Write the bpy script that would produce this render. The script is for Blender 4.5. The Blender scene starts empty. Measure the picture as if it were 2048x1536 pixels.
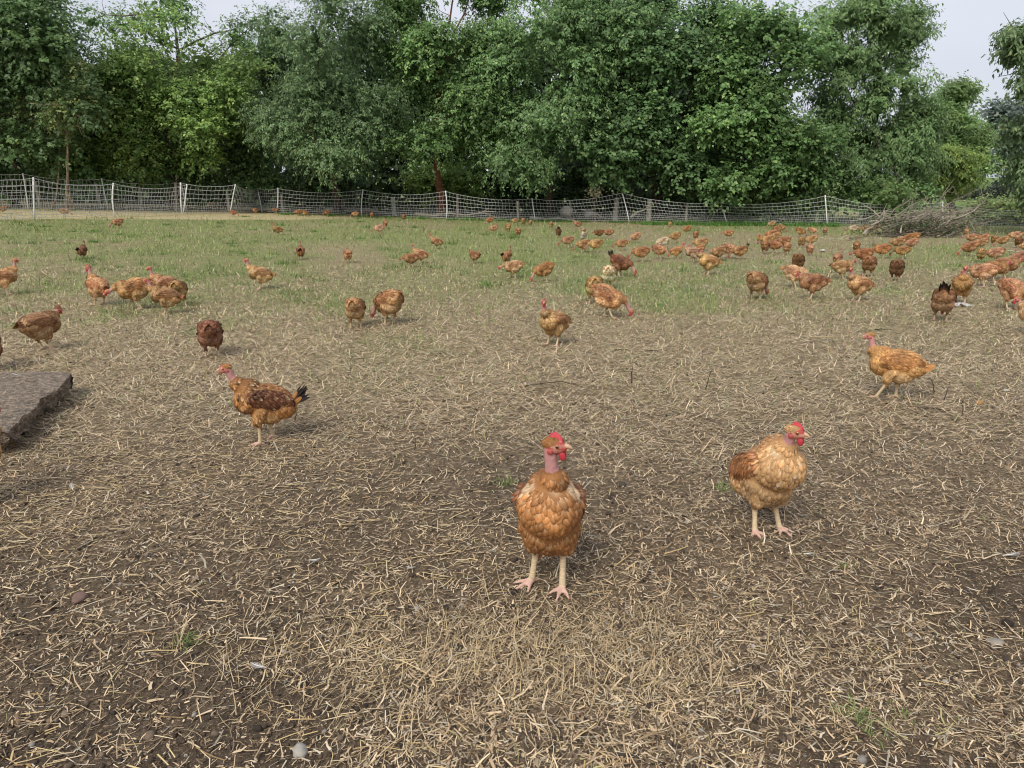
import bpy, math, random
import numpy as np
from mathutils import Vector, Matrix, Euler

random.seed(7)
RNG = np.random.default_rng(11)
SC = bpy.context.scene
COL = SC.collection

# ------------------------------------------------------------------ camera
CAM_H = 1.2
PITCH = math.radians(15.28)
FPX = 1420.0                                   # focal length in photograph pixels (2048 wide)
cam_data = bpy.data.cameras.new('camera')
cam_data.sensor_fit = 'HORIZONTAL'
cam_data.sensor_width = 36.0
cam_data.lens = 36.0 * FPX / 2048.0
cam_data.clip_start = 0.05
cam_data.clip_end = 2000.0
cam = bpy.data.objects.new('camera', cam_data)
COL.objects.link(cam)
cam.location = (0, 0, CAM_H)
cam.rotation_euler = (math.pi / 2 - PITCH, 0, 0)
SC.camera = cam

# ------------------------------------------------------------------ sky
SUN_EL, SUN_AZ = math.radians(46), math.radians(208)
world = bpy.data.worlds.new('World')
SC.world = world
world.use_nodes = True
nt = world.node_tree
nt.nodes.clear()
wo = nt.nodes.new('ShaderNodeOutputWorld')
bg = nt.nodes.new('ShaderNodeBackground')
sky = nt.nodes.new('ShaderNodeTexSky')
sky.sky_type = 'NISHITA'
sky.sun_disc = False
sky.sun_elevation = SUN_EL
sky.sun_rotation = SUN_AZ
sky.air_density = 1.0
sky.dust_density = 3.0
mixc = nt.nodes.new('ShaderNodeMix')
mixc.data_type = 'RGBA'
mixc.inputs['Factor'].default_value = 0.88
tcw = nt.nodes.new('ShaderNodeTexCoord')
mpw = nt.nodes.new('ShaderNodeMapping')
mpw.inputs['Scale'].default_value = (1.0, 1.0, 2.6)
nz = nt.nodes.new('ShaderNodeTexNoise')
nz.inputs['Scale'].default_value = 1.7
nz.inputs['Detail'].default_value = 5.0
rmp = nt.nodes.new('ShaderNodeValToRGB')
rmp.color_ramp.elements[0].position = 0.32
rmp.color_ramp.elements[0].color = (3.25, 3.4, 3.9, 1)
rmp.color_ramp.elements[1].position = 0.68
rmp.color_ramp.elements[1].color = (4.1, 4.2, 4.57, 1)
nt.links.new(tcw.outputs['Generated'], mpw.inputs['Vector'])
nt.links.new(mpw.outputs['Vector'], nz.inputs['Vector'])
nt.links.new(nz.outputs['Fac'], rmp.inputs['Fac'])
nt.links.new(sky.outputs['Color'], mixc.inputs[6])
nt.links.new(rmp.outputs['Color'], mixc.inputs[7])
nt.links.new(mixc.outputs[2], bg.inputs['Color'])
bg.inputs['Strength'].default_value = 0.1
nt.links.new(bg.outputs['Background'], wo.inputs['Surface'])

# ------------------------------------------------------------------ sun behind cloud
sl = bpy.data.lights.new('sun', 'SUN')
sl.energy = 1.5
sl.angle = math.radians(30)
sl.color = (1.0, 0.95, 0.86)
sun = bpy.data.objects.new('sun', sl)
COL.objects.link(sun)
sdir = Vector((math.sin(SUN_AZ) * math.cos(SUN_EL), math.cos(SUN_AZ) * math.cos(SUN_EL), math.sin(SUN_EL)))
sun.rotation_euler = (-sdir).to_track_quat('-Z', 'Y').to_euler()

# ------------------------------------------------------------------ exposure
SC.view_settings.view_transform = 'Standard'
SC.view_settings.look = 'None'
SC.view_settings.exposure = 0.95
SC.view_settings.gamma = 1.0
SC.view_settings.use_curve_mapping = False
SC.cycles.filter_width = 1.1
SC.cycles.max_bounces = 6
SC.cycles.diffuse_bounces = 4
SC.cycles.transparent_max_bounces = 8

# ------------------------------------------------------------------ helpers
SP, CP = math.sin(PITCH), math.cos(PITCH)


def sstep(a, b, x):
    t = np.clip((np.asarray(x, float) - a) / (b - a), 0, 1)
    return t * t * (3 - 2 * t)


def ground_z(x, y):
    x = np.asarray(x, float)
    y = np.asarray(y, float)
    left = np.where(x < 0, 0.07 - 0.029 * x, 0.07 * np.exp(-x / 6.0) - 0.045 * sstep(2, 12, x))
    left = np.minimum(left, 0.75)
    z = sstep(6.0, 21.0, y) * left
    z = z + np.maximum(y - 45.0, 0) * 0.0185
    return z


def ray(px, py):
    u = (px - 1024.0) / FPX
    v = (768.0 - py) / FPX
    return np.array([u, CP + v * SP, -SP + v * CP])


def at(px, py, Y):
    d = ray(px, py)
    t = Y / d[1]
    return Vector((d[0] * t, Y, CAM_H + d[2] * t))


def on_ground(px, py):
    d = ray(px, py)
    z = 0.0
    for _ in range(60):
        t = (z - CAM_H) / d[2]
        t = min(max(t, 0.3), 400)
        z = 0.6 * z + 0.4 * float(ground_z(d[0] * t, d[1] * t))
    return Vector((d[0] * t, d[1] * t, float(ground_z(d[0] * t, d[1] * t))))


def hash2(ix, iy, s):
    h = (ix.astype(np.int64) * 374761393 + iy.astype(np.int64) * 668265263 + s * 974711) & 0x7fffffff
    h = ((h ^ (h >> 13)) * 1274126177) & 0x7fffffff
    return ((h ^ (h >> 16)) & 0xffff) / 65535.0


def vnoise(x, y, s=0):
    ix, iy = np.floor(x), np.floor(y)
    fx, fy = x - ix, y - iy
    fx = fx * fx * (3 - 2 * fx)
    fy = fy * fy * (3 - 2 * fy)
    a = hash2(ix, iy, s); b = hash2(ix + 1, iy, s); c = hash2(ix, iy + 1, s); d = hash2(ix + 1, iy + 1, s)
    return (a * (1 - fx) + b * fx) * (1 - fy) + (c * (1 - fx) + d * fx) * fy


def fbm(x, y, s=0, o=4):
    r, a, t = 0, 0.5, 0
    for k in range(o):
        r = r + a * vnoise(x * 2 ** k + 13.7 * k, y * 2 ** k - 7.1 * k, s + k); t += a; a *= 0.5
    return r / t


def make_mesh(name, V, faces, col=None, smooth=False, mats=None):
    """V (n,3); faces: array (m,k) or a list of such arrays; col (n,4) point colours."""
    if isinstance(faces, np.ndarray):
        faces = [faces]
    faces = [f for f in faces if len(f)]
    me = bpy.data.meshes.new(name)
    V = np.ascontiguousarray(V, np.float32)
    me.vertices.add(len(V))
    me.vertices.foreach_set('co', V.ravel())
    nl = sum(f.size for f in faces)
    npol = sum(len(f) for f in faces)
    me.loops.add(nl)
    me.loops.foreach_set('vertex_index', np.concatenate([f.ravel() for f in faces]).astype(np.int32))
    me.polygons.add(npol)
    tot = np.concatenate([np.full(len(f), f.shape[1]) for f in faces])
    st = np.concatenate([[0], np.cumsum(tot)[:-1]])
    me.polygons.foreach_set('loop_start', st.astype(np.int32))
    me.polygons.foreach_set('loop_total', tot.astype(np.int32))
    if smooth:
        me.polygons.foreach_set('use_smooth', np.ones(npol, bool))
    me.update(calc_edges=True)
    if col is not None:
        ca = me.color_attributes.new('Col', 'FLOAT_COLOR', 'POINT')
        ca.data.foreach_set('color', np.ascontiguousarray(col, np.float32).ravel())
    if mats:
        for m in (mats if isinstance(mats, (list, tuple)) else [mats]):
            me.materials.append(m)
    return me


def obj(name, data, parent=None, loc=None, rz=None, color=None):
    o = bpy.data.objects.new(name, data)
    COL.objects.link(o)
    if parent is not None:
        o.parent = parent
    if loc is not None:
        o.location = loc
    if rz is not None:
        o.rotation_euler = (0, 0, rz)
    if color is not None:
        o.color = (*color, 1)
    return o


def tag(o, label=None, cat=None, group=None, kind=None):
    if label: o['label'] = label
    if cat: o['category'] = cat
    if group: o['group'] = group
    if kind: o['kind'] = kind
    return o


class Geo:
    """collects vertices, faces and colours of one mesh"""
    def __init__(self):
        self.v, self.f, self.c, self.n = [], {}, [], 0

    def add(self, V, F, col):
        V = np.asarray(V, float)
        F = [F] if isinstance(F, np.ndarray) else F
        for f in F:
            self.f.setdefault(f.shape[1], []).append(f + self.n)
        col = np.asarray(col, float)
        if col.ndim == 1:
            if len(col) == 3:
                col = np.append(col, 0.0)
            col = np.tile(col, (len(V), 1))
        elif col.shape[1] == 3:
            col = np.concatenate([col, np.zeros((len(col), 1))], 1)
        self.v.append(V); self.c.append(col); self.n += len(V)

    def mesh(self, name, mats, smooth=True):
        V = np.concatenate(self.v)
        F = [np.concatenate(x) for x in self.f.values()]
        return make_mesh(name, V, F, np.concatenate(self.c), smooth, mats)


def tube(pts, rads, sides=6, caps=True):
    """tapered tube through pts"""
    pts = np.asarray(pts, float); rads = np.asarray(rads, float)
    n = len(pts)
    tan = np.gradient(pts, axis=0)
    tan /= np.linalg.norm(tan, axis=1)[:, None] + 1e-9
    ref = np.array([0, 0, 1.0]) if abs(tan[0][2]) < 0.8 else np.array([1.0, 0, 0])
    V = []
    a = np.linspace(0, 2 * math.pi, sides, endpoint=False)
    for i in range(n):
        u = np.cross(ref, tan[i]); u /= np.linalg.norm(u) + 1e-9
        w = np.cross(tan[i], u)
        ref = w
        V.append(pts[i] + rads[i] * (np.cos(a)[:, None] * u + np.sin(a)[:, None] * w))
    V = np.concatenate(V)
    F = []
    for i in range(n - 1):
        for j in range(sides):
            k = (j + 1) % sides
            F.append((i * sides + j, i * sides + k, (i + 1) * sides + k, (i + 1) * sides + j))
    out = [np.array(F)]
    if caps:
        out.append(np.array([[*range(sides)][::-1], [*range((n - 1) * sides, n * sides)]]))
    return V, out


def sphere(c, r, seg=10, ring=7, R=None):
    th = np.linspace(0, math.pi, ring + 1)
    ph = np.linspace(0, 2 * math.pi, seg, endpoint=False)
    V = [(0, 0, 1)]
    for t in th[1:-1]:
        for p in ph:
            V.append((math.sin(t) * math.cos(p), math.sin(t) * math.sin(p), math.cos(t)))
    V.append((0, 0, -1))
    V = np.array(V) * np.asarray(r)
    if R is not None:
        V = V @ np.asarray(R).T
    V = V + np.asarray(c)
    T, Q = [], []
    for j in range(seg):
        T.append((0, 1 + j, 1 + (j + 1) % seg))
        b = 1 + (ring - 2) * seg
        T.append((len(V) - 1, b + (j + 1) % seg, b + j))
    for i in range(ring - 2):
        for j in range(seg):
            a = 1 + i * seg
            k = (j + 1) % seg
            Q.append((a + j, a + seg + j, a + seg + k, a + k))
    return V, [np.array(T), np.array(Q)]


def lerp(a, b, t):
    return np.asarray(a, float) * (1 - t) + np.asarray(b, float) * t


# ------------------------------------------------------------------ materials
def new_mat(name):
    m = bpy.data.materials.new(name)
    m.use_nodes = True
    t = m.node_tree
    p = t.nodes['Principled BSDF']
    return m, t, p


def attr_mat(name, rough=0.7, trans=0.0, spec=0.3, tint=False, noise=0.0, nscale=40.0, bump=0.0):
    m, t, p = new_mat(name)
    a = t.nodes.new('ShaderNodeAttribute'); a.attribute_name = 'Col'
    out = a.outputs['Color']
    if tint:
        oi = t.nodes.new('ShaderNodeObjectInfo')
        mx = t.nodes.new('ShaderNodeMix'); mx.data_type = 'RGBA'; mx.blend_type = 'MULTIPLY'
        t.links.new(a.outputs['Alpha'], mx.inputs['Factor'])
        t.links.new(out, mx.inputs[6]); t.links.new(oi.outputs['Color'], mx.inputs[7])
        out = mx.outputs[2]
    if noise or bump:
        tc = t.nodes.new('ShaderNodeTexCoord')
        n = t.nodes.new('ShaderNodeTexNoise'); n.inputs['Scale'].default_value = nscale; n.inputs['Detail'].default_value = 4
        t.links.new(tc.outputs['Object'], n.inputs['Vector'])
        if noise:
            mr = t.nodes.new('ShaderNodeMapRange')
            mr.inputs[1].default_value = 0.3; mr.inputs[2].default_value = 0.7
            mr.inputs[3].default_value = 1 - noise; mr.inputs[4].default_value = 1 + noise
            t.links.new(n.outputs['Fac'], mr.inputs[0])
            hs = t.nodes.new('ShaderNodeHueSaturation')
            t.links.new(mr.outputs[0], hs.inputs['Value']); t.links.new(out, hs.inputs['Color'])
            out = hs.outputs['Color']
        if bump:
            b = t.nodes.new('ShaderNodeBump'); b.inputs['Strength'].default_value = bump; b.inputs['Distance'].default_value = 0.01
            t.links.new(n.outputs['Fac'], b.inputs['Height']); t.links.new(b.outputs['Normal'], p.inputs['Normal'])
    t.links.new(out, p.inputs['Base Color'])
    p.inputs['Roughness'].default_value = rough
    p.inputs['Specular IOR Level'].default_value = spec
    if trans > 0:
        tr = t.nodes.new('ShaderNodeBsdfTranslucent')
        t.links.new(out, tr.inputs['Color'])
        ms = t.nodes.new('ShaderNodeMixShader'); ms.inputs['Fac'].default_value = trans
        mo = t.nodes['Material Output']
        t.links.new(p.outputs[0], ms.inputs[1]); t.links.new(tr.outputs[0], ms.inputs[2])
        t.links.new(ms.outputs[0], mo.inputs['Surface'])
    return m


M_LEAF = attr_mat('leaf', 0.45, 0.42, 0.45)
M_BLADE = attr_mat('grass_blade', 0.6, 0.2, 0.25)
M_STRAW = attr_mat('straw', 0.6, 0.05, 0.25)
M_BARK = attr_mat('bark', 0.85, 0, 0.15, noise=0.35, nscale=9, bump=0.6)
M_WOOD = attr_mat('weathered_wood', 0.85, 0, 0.15, noise=0.3, nscale=16, bump=0.4)
M_NET = attr_mat('fence_plastic', 0.55, 0, 0.35)
M_BODY = attr_mat('chicken_skin_and_down', 0.65, 0, 0.25, tint=True, noise=0.12, nscale=90, bump=0.25)
M_FEATHER = attr_mat('feather', 0.62, 0.12, 0.2, tint=True, noise=0.10, nscale=160)
M_COMB = attr_mat('comb_flesh', 0.45, 0, 0.4, noise=0.15, nscale=300, bump=0.3)
M_HORN = attr_mat('beak_horn', 0.4, 0, 0.4)
M_EYE = attr_mat('eye', 0.08, 0, 0.6)
M_STONE = attr_mat('stone', 0.85, 0, 0.2, noise=0.25, nscale=30, bump=0.5)
# ------------------------------------------------------------------ chickens
BASE_COL = np.array([0.47, 0.20, 0.058])
SKIN = np.array([0.47, 0.235, 0.22]); FACE = np.array([0.42, 0.075, 0.065]); COMB = np.array([0.50, 0.042, 0.055])
SHANK = np.array([0.58, 0.45, 0.28]); FOOT = np.array([0.58, 0.37, 0.29])
Z_BODY, Z_WING, Z_THIGH, Z_COLLAR, Z_CAP, Z_NECK, Z_FACE, Z_SHANK, Z_FOOT = range(9)


def rot_y(deg):          # positive lifts the +X end
    a = math.radians(deg); c, s = math.cos(a), math.sin(a)
    return np.array([[c, 0, -s], [0, 1, 0], [s, 0, c]])


def rot_z(deg):
    a = math.radians(deg); c, s = math.cos(a), math.sin(a)
    return np.array([[c, -s, 0], [s, c, 0], [0, 0, 1]])


def feathers(P, N, D, L, W, lift, cb, cm, ct, rows=5, curl=4.0):
    """curved, cambered feathers rooted at P; colours of base, middle and tip (n,4)"""
    n = len(P)
    X = np.cross(N, D)
    if rows >= 5:
        t = np.array([0, .28, .62, .88, 1.0]); w = np.array([.38, .92, 1.0, .66, .12])
    else:
        t = np.array([0, .55, 1.0]); w = np.array([.5, 1.0, .25])
    k = len(t)
    V = np.zeros((n, k, 3, 3)); C = np.zeros((n, k, 3, 4))
    for i in range(k):
        up = -0.0015 + lift * t[i] - curl * (L * t[i]) ** 2
        cen = P + D * (L * t[i])[:, None] + N * up[:, None]
        for j, s in enumerate((-1, 0, 1)):
            V[:, i, j] = cen + X * (W * 0.5 * w[i] * s)[:, None] + N * (W * (0.08 if s == 0 else -0.04))[:, None]
            c = cb * (1 - t[i] / .5) + cm * (t[i] / .5) if t[i] < .5 else cm * (1 - (t[i] - .5) / .5) + ct * ((t[i] - .5) / .5)
            C[:, i, j] = c
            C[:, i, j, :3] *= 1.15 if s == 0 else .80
    idx = np.arange(n * k * 3).reshape(n, k, 3)
    F = []
    for i in range(k - 1):
        for j in range(2):
            F.append(np.stack([idx[:, i, j], idx[:, i, j + 1], idx[:, i + 1, j + 1], idx[:, i + 1, j]], 1))
    return V.reshape(-1, 3), np.concatenate(F), C.reshape(-1, 4)


def norm(a):
    return a / (np.linalg.norm(a, axis=-1, keepdims=True) + 1e-9)


def build_chicken(name, s):
    """s: pose and colouring. Returns meshes in the bird's own frame (+X ahead, feet on z = 0)."""
    rg = np.random.default_rng(s.get('seed', 1))
    vox, space = s.get('vox', .006), s.get('space', .016)
    rows = s.get('rows', 5)
    puff = s.get('puff', 1.0)
    R = rot_y(s['pitch'])
    hip = np.array([0, 0, s.get('hip', .19)])
    tw = lambda p: (np.asarray(p, float) - [0, 0, .19]) @ R.T + hip     # torso frame -> bird frame
    prim = []                                                          # (kind, data..., zone)

    def ell(c, r, zone, Rm=R, torso=True, extra=0):
        Rm = Rm @ rot_y(extra) if extra else Rm
        prim.append(('e', tw(c) if torso else np.asarray(c, float), np.asarray(r, float), Rm, zone))

    def cap(a, b, ra, rb, zone):
        prim.append(('c', np.asarray(a, float), np.asarray(b, float), ra, rb, zone))

    # torso
    ell((0, 0, .215), (.135, .084 * puff, .088), Z_BODY)
    ell((.070, 0, .208), (.078, .080 * puff, .084), Z_BODY)
    ell((-.085, 0, .220), (.088, .078 * puff, .076), Z_BODY)
    ell((-.030, 0, .166), (.092, .076 * puff, .068), Z_BODY)
    for y in (-1, 1):
        ell((-.025, y * .060 * puff, .238), (.122, .029, .058), Z_WING, Rm=R @ rot_y(-8) @ rot_z(y * 6))
    ell((-.035, 0, .248), (.110, .062 * puff, .066), Z_BODY)
    # tail root
    tr = tw((-.135, 0, .245))
    cap(tw((-.10, 0, .235)), tr, .050, .028, Z_BODY)
    # legs
    hw = s.get('hipw', .052)
    LEG = s['legs']
    for y, (hx, hz, fx, fy, fyaw) in zip((-1, 1), LEG):
        hipj = tw((-.005, y * hw * puff, .175))
        hock = np.array([hx, y * (hw * .9), hz])
        foot = np.array([fx, y * fy, .012])
        kn = lerp(hipj, hock, .55) + np.array([.014, y * .002, 0])
        cap(hipj, kn, s.get('thigh', .043), .032, Z_THIGH)
        cap(kn, lerp(kn, hock, .8), .032, .017, Z_THIGH)
        cap(lerp(kn, hock, .8), hock, .017, .0122, Z_THIGH)
        cap(hock, lerp(hock, foot, .5), .0112, .0088, Z_SHANK)
        cap(lerp(hock, foot, .5), foot, .0088, .0105, Z_SHANK)
        for ta, tl in ((-38, .050), (0, .062), (38, .050), (172, .028)):
            d = rot_z(fyaw + ta) @ np.array([1.0, 0, 0])
            m = foot + d * tl * .5 + [0, 0, -.001]
            cap(foot, m, .0078, .0062, Z_FOOT)
            cap(m, foot + d * tl + [0, 0, -.0065], .0062, .0036, Z_FOOT)
    # neck: s['neck'] is a list of points; the first leg is feathered collar
    nk = [np.array(p if len(p) == 3 else (p[0], 0, p[1]), float) for p in s['neck']]
    n0 = tw((.085, 0, .245))
    cr = s.get('collar', .052)
    cap(n0, nk[0], cr + .012, cr * .72, Z_COLLAR)
    nr = [cr * .70, .0215, .0178, .0175, .0175, .0175]
    cap(nk[0], lerp(nk[0], nk[1], .45), cr * .68, .024, Z_COLLAR)
    for i in range(len(nk) - 1):
        cap(nk[i], nk[i + 1], .0235 if i == 0 else nr[i + 1], nr[min(i + 2, 4)], Z_NECK)
    # head
    hs = s.get('head', 1.0)
    HR = rot_z(s.get('head_yaw', 0)) @ rot_y(s.get('head_pitch', 0))
    HC = nk[-1] + HR @ np.array([.012, 0, .006]) * hs
    hp = lambda p: HC + HR @ (np.asarray(p, float) * hs)
    prim.append(('e', hp((0, 0, 0)), np.array([.029, .0205, .0215]) * hs, HR, Z_FACE))
    prim.append(('e', hp((.014, 0, -.004)), np.array([.020, .0155, .0155]) * hs, HR, Z_FACE))
    prim.append(('e', hp((-.007, 0, .0085)), np.array([.026, .0200, .0175]) * hs, HR, Z_CAP))

    # --- one continuous skin
    g = Geo()
    for p in prim:
        if p[0] == 'e':
            V, F = sphere(p[1], p[2], 18, 12, p[3]); g.add(V, F, (1, 1, 1))
        else:
            V, F = tube([p[1], p[2]], [p[3], p[4]], 12); g.add(V, F, (1, 1, 1))
            for c, r in ((p[1], p[3]), (p[2], p[4])):
                V, F = sphere(c, (r, r, r), 12, 8); g.add(V, F, (1, 1, 1))
    me0 = g.mesh('tmp', None, False)
    ob = bpy.data.objects.new('tmp', me0); COL.objects.link(ob)
    md = ob.modifiers.new('r', 'REMESH'); md.mode = 'VOXEL'; md.voxel_size = vox
    ms = ob.modifiers.new('s', 'SMOOTH'); ms.factor = .5; ms.iterations = s.get('smooth', 2)
    dg = bpy.context.evaluated_depsgraph_get()
    dg.update()
    ev = ob.evaluated_get(dg)
    me = bpy.data.meshes.new_from_object(ev, depsgraph=dg)
    bpy.data.objects.remove(ob); bpy.data.meshes.remove(me0)
    nv = len(me.vertices)
    P = np.zeros(nv * 3, np.float32); me.vertices.foreach_get('co', P); P = P.reshape(-1, 3).astype(float)
    N = np.zeros(nv * 3, np.float32); me.vertices.foreach_get('normal', N); N = N.reshape(-1, 3).astype(float)
    # --- zone of every vertex: nearest primitive
    best = np.full(nv, 1e9); zone = np.zeros(nv, int)
    for p in prim:
        if p[0] == 'e':
            q = (P - p[1]) @ p[3]
            d = (np.linalg.norm(q / p[2], axis=1) - 1) * p[2].min() * 1.2
        else:
            ab = p[2] - p[1]; t = np.clip(((P - p[1]) @ ab) / (ab @ ab + 1e-9), 0, 1)
            d = np.linalg.norm(P - (p[1] + t[:, None] * ab), axis=1) - (p[3] + (p[4] - p[3]) * t)
        w = d < best - (1e-6)
        zone[w] = p[-1]; best[w] = d[w]
    T = (P - hip) @ R + [0, 0, .19]                                   # vertices in the torso frame
    pal = s['pal']
    c_main, c_wing, c_belly, c_pale = (np.array(pal[k]) for k in ('main', 'wing', 'belly', 'pale'))

    def tone(Tp, zn):
        """plumage colour at torso-frame points"""
        c = np.tile(c_main, (len(Tp), 1))
        low = sstep(.20, .13, Tp[:, 2])[:, None] * sstep(.06, -.06, Tp[:, 0])[:, None]
        c = c * (1 - low) + c_belly * low
        back = sstep(.255, .285, Tp[:, 2])[:, None]
        c = c * (1 - .45 * back) + c_wing * .45 * back
        c[zn == Z_WING] = c_wing
        c[zn == Z_THIGH] = lerp(c_main, c_belly, .3)
        for bx, by, bz, br_ in s.get('bare', ()):
            f = sstep(br_, br_ * .4, np.linalg.norm(Tp - np.array([bx, by, bz]), axis=1))[:, None] * .6
            c = c * (1 - f) + c_pale * f
        c[zn == Z_CAP] = np.array(pal.get('cap', c_main * .85))
        return c
    C = np.zeros((nv, 4))
    isf = zone <= Z_CAP
    C[isf, :3] = tone(T[isf], zone[isf]) * .72; C[isf, 3] = 1
    for z, c in ((Z_NECK, np.array(s.get('neckcol', SKIN))), (Z_FACE, np.array(s.get('facecol', FACE))), (Z_SHANK, SHANK), (Z_FOOT, FOOT)):
        C[zone == z, :3] = c
    # bare pink skin towards the crop, and rings of darker scale on the shank
    sh = zone == Z_SHANK
    C[sh, :3] *= (1 - .16 * (np.sin(P[sh, 2] * 900) > .3))[:, None]
    fz = zone == Z_FACE
    pf = (vnoise(P[fz, 0] * 160 + 7, P[fz, 2] * 160, 3) > .56)
    Cf = C[fz]; Cf[pf, :3] = lerp(FACE, (.52, .26, .19), .8); C[fz] = Cf
    ca = me.color_attributes.new('Col', 'FLOAT_COLOR', 'POINT')
    ca.data.foreach_set('color', C.astype(np.float32).ravel())
    me.materials.clear(); me.materials.append(M_BODY)
    me.polygons.foreach_set('use_smooth', np.ones(len(me.polygons), bool))
    me.name = name + '_body'
    out = {'body': me}

    # --- plumage: feathers rooted over the skin
    def scatter(mask, sp):
        ids = np.nonzero(mask)[0]; rg.shuffle(ids)
        grid = {}; keep = []
        for i in ids:
            p = P[i]; k = (int(p[0] // sp), int(p[1] // sp), int(p[2] // sp))
            ok = True
            for a in (-1, 0, 1):
                for b in (-1, 0, 1):
                    for c in (-1, 0, 1):
                        for j in grid.get((k[0] + a, k[1] + b, k[2] + c), ()):
                            q = P[j] - p
                            if q @ q < sp * sp:
                                ok = False; break
                        if not ok: break
                    if not ok: break
                if not ok: break
            if ok:
                keep.append(i); grid.setdefault(k, []).append(i)
        return np.array(keep, int)

    def plume(ids, length, width, lift, flow, curl, pale=.5):
        n = len(ids)
        p, nn = P[ids], N[ids]
        d = np.asarray(flow, float)
        if d.ndim == 1: d = np.tile(d, (n, 1))
        d = d + rg.normal(0, .13, (n, 3))
        d = norm(d - nn * np.sum(d * nn, 1)[:, None])
        L = length * rg.uniform(.75, 1.25, n); W = width * rg.uniform(.8, 1.2, n)
        lf = lift * rg.uniform(.3, 1.7, n)
        c = tone(T[ids], zone[ids]) * rg.uniform(.76, 1.16, n)[:, None]
        patch = fbm(T[ids, 0] * 16 + 5 * s.get('seed', 1), T[ids, 2] * 18 + T[ids, 1] * 14, 5, 3)
        c = c * np.clip(.97 + 1.5 * (patch - .5), .45, 1.45)[:, None]
        dark = rg.random(n) < s.get('fleck', .0)
        c[dark] *= .35
        one = np.ones((n, 1))
        cb = np.concatenate([lerp(c, np.tile(c_pale, (n, 1)), pale), one], 1)
        cm = np.concatenate([c * 1.06, one], 1)
        ct = np.concatenate([c * rg.uniform(.45, 1.0, (n, 1)), one], 1)
        if s.get('tips'):
            e = rg.random(n) < s['tips']
            ct[e, :3] = c_pale * .9
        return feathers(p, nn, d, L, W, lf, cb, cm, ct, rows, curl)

    back = R @ np.array([-1.0, 0, -.42]) + np.array([0, 0, -.30])
    g = Geo()
    ids = scatter((zone == Z_BODY), space)
    g.add(*plume(ids, space * 2.7, space * 1.85, .0030, back, 4.4, .45))
    ids = scatter((zone == Z_THIGH) & (P[:, 2] > .088), space * .95)
    if len(ids): g.add(*plume(ids, space * 2.5, space * 1.3, .0018, np.array([-.35, 0, -1]), 5))
    ids = scatter((zone == Z_COLLAR), space * .8)
    nd = norm(nk[1] - n0)
    if len(ids): g.add(*plume(ids, space * 2.4, space * 1.2, .0025, -nd * .9 + np.array([-.15, 0, -.1]), 4.5))
    ids = scatter((zone == Z_CAP), max(space * .35, .0042))
    if len(ids): g.add(*plume(ids, max(space * .9, .011), max(space * .5, .006), .0018, HR @ np.array([-1.0, 0, -.25]), 8, .15))
    # loose barbs that soften the feather edges
    bs = s.get('barb')
    if bs:
        for zs, fl in (((Z_BODY, Z_WING), back), ((Z_THIGH,), np.array([-.35, 0, -1])), ((Z_COLLAR,), -nd)):
            ids = np.nonzero(np.isin(zone, zs) & (P[:, 2] > .07))[0]
            ids = rg.choice(ids, int(len(ids) * bs))
            rows, keep = 3, rows
            g.add(*plume(ids, .016, .0016, .0042, fl, 4.4, .2))
            rows = keep
    out['plumage'] = (g, M_FEATHER)
    # --- wings: coverts plus long flight feathers
    for y, key in ((-1, 'wing'), (1, 'wing.001')):
        g = Geo()
        ids = scatter((zone == Z_WING) & (P[:, 1] * y > 0), space * .95)
        g.add(*plume(ids, space * 2.8, space * 1.5, .0022, R @ np.array([-1.0, 0, -.30]), 3.0, .35))
        nf = s.get('flight', 6)
        t = np.linspace(0, 1, nf)
        root = np.stack([.02 - .075 * t, np.full(nf, y * (.089 * puff)), .233 - .026 * (1 - t)], 1)
        pw = np.array([tw(r) for r in root])
        nn = norm(np.tile(R @ np.array([-.46, y * 1.0, .25]), (nf, 1)))
        d = np.tile(R @ np.array([-1.0, -y * .46, -.20]), (nf, 1)) + np.array([[0, 0, .07 * (k - nf / 2) / nf] for k in range(nf)])
        d = norm(d - nn * np.sum(d * nn, 1)[:, None])
        L = np.full(nf, .105) * rg.uniform(.88, 1.08, nf); W = np.full(nf, .021)
        c = np.tile(c_wing, (nf, 1)) * rg.uniform(.5, 1.15, nf)[:, None]
        one = np.ones((nf, 1))
        V, F, C_ = feathers(pw, nn, d, L, W, np.full(nf, .004), np.concatenate([c, one], 1), np.concatenate([c, one], 1),
                            np.concatenate([c * .75, one], 1), 5, 1.2)
        out[key] = (g, M_FEATHER)
        if s.get('split'):
            out[key + '_flight'] = (V.reshape(nf, -1, 3), F, C_.reshape(nf, -1, 4))
        else:
            g.add(V, F, C_)
    # --- tail fan
    nf = s.get('tailn', 9)
    a = np.linspace(-1, 1, nf)
    tp = s.get('tail_pitch', 25); tl = s.get('tail_len', .075)
    RT = rot_y(-tp)                                                     # tail points to -X, lifted by tail_pitch
    d = norm(np.stack([-np.ones(nf), a * .30, -.55 * np.abs(a)], 1) + rg.normal(0, s.get('tail_jit', .03), (nf, 3))) @ RT.T
    nn = norm(np.stack([np.zeros(nf), a * 1.6, np.ones(nf)], 1)) @ RT.T
    d = norm(d - nn * np.sum(d * nn, 1)[:, None])
    root = np.tile(tr, (nf, 1)) + np.stack([np.zeros(nf), a * .020, -.012 * np.abs(a)], 1) + rg.normal(0, .002, (nf, 3))
    ct = np.array(pal.get('tail', c_wing)); m = pal.get('tailmask', 1.0)
    c = np.tile(ct, (nf, 1)) * rg.uniform(.7, 1.2, nf)[:, None]
    one = np.full((nf, 1), m)
    g = Geo()
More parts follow.
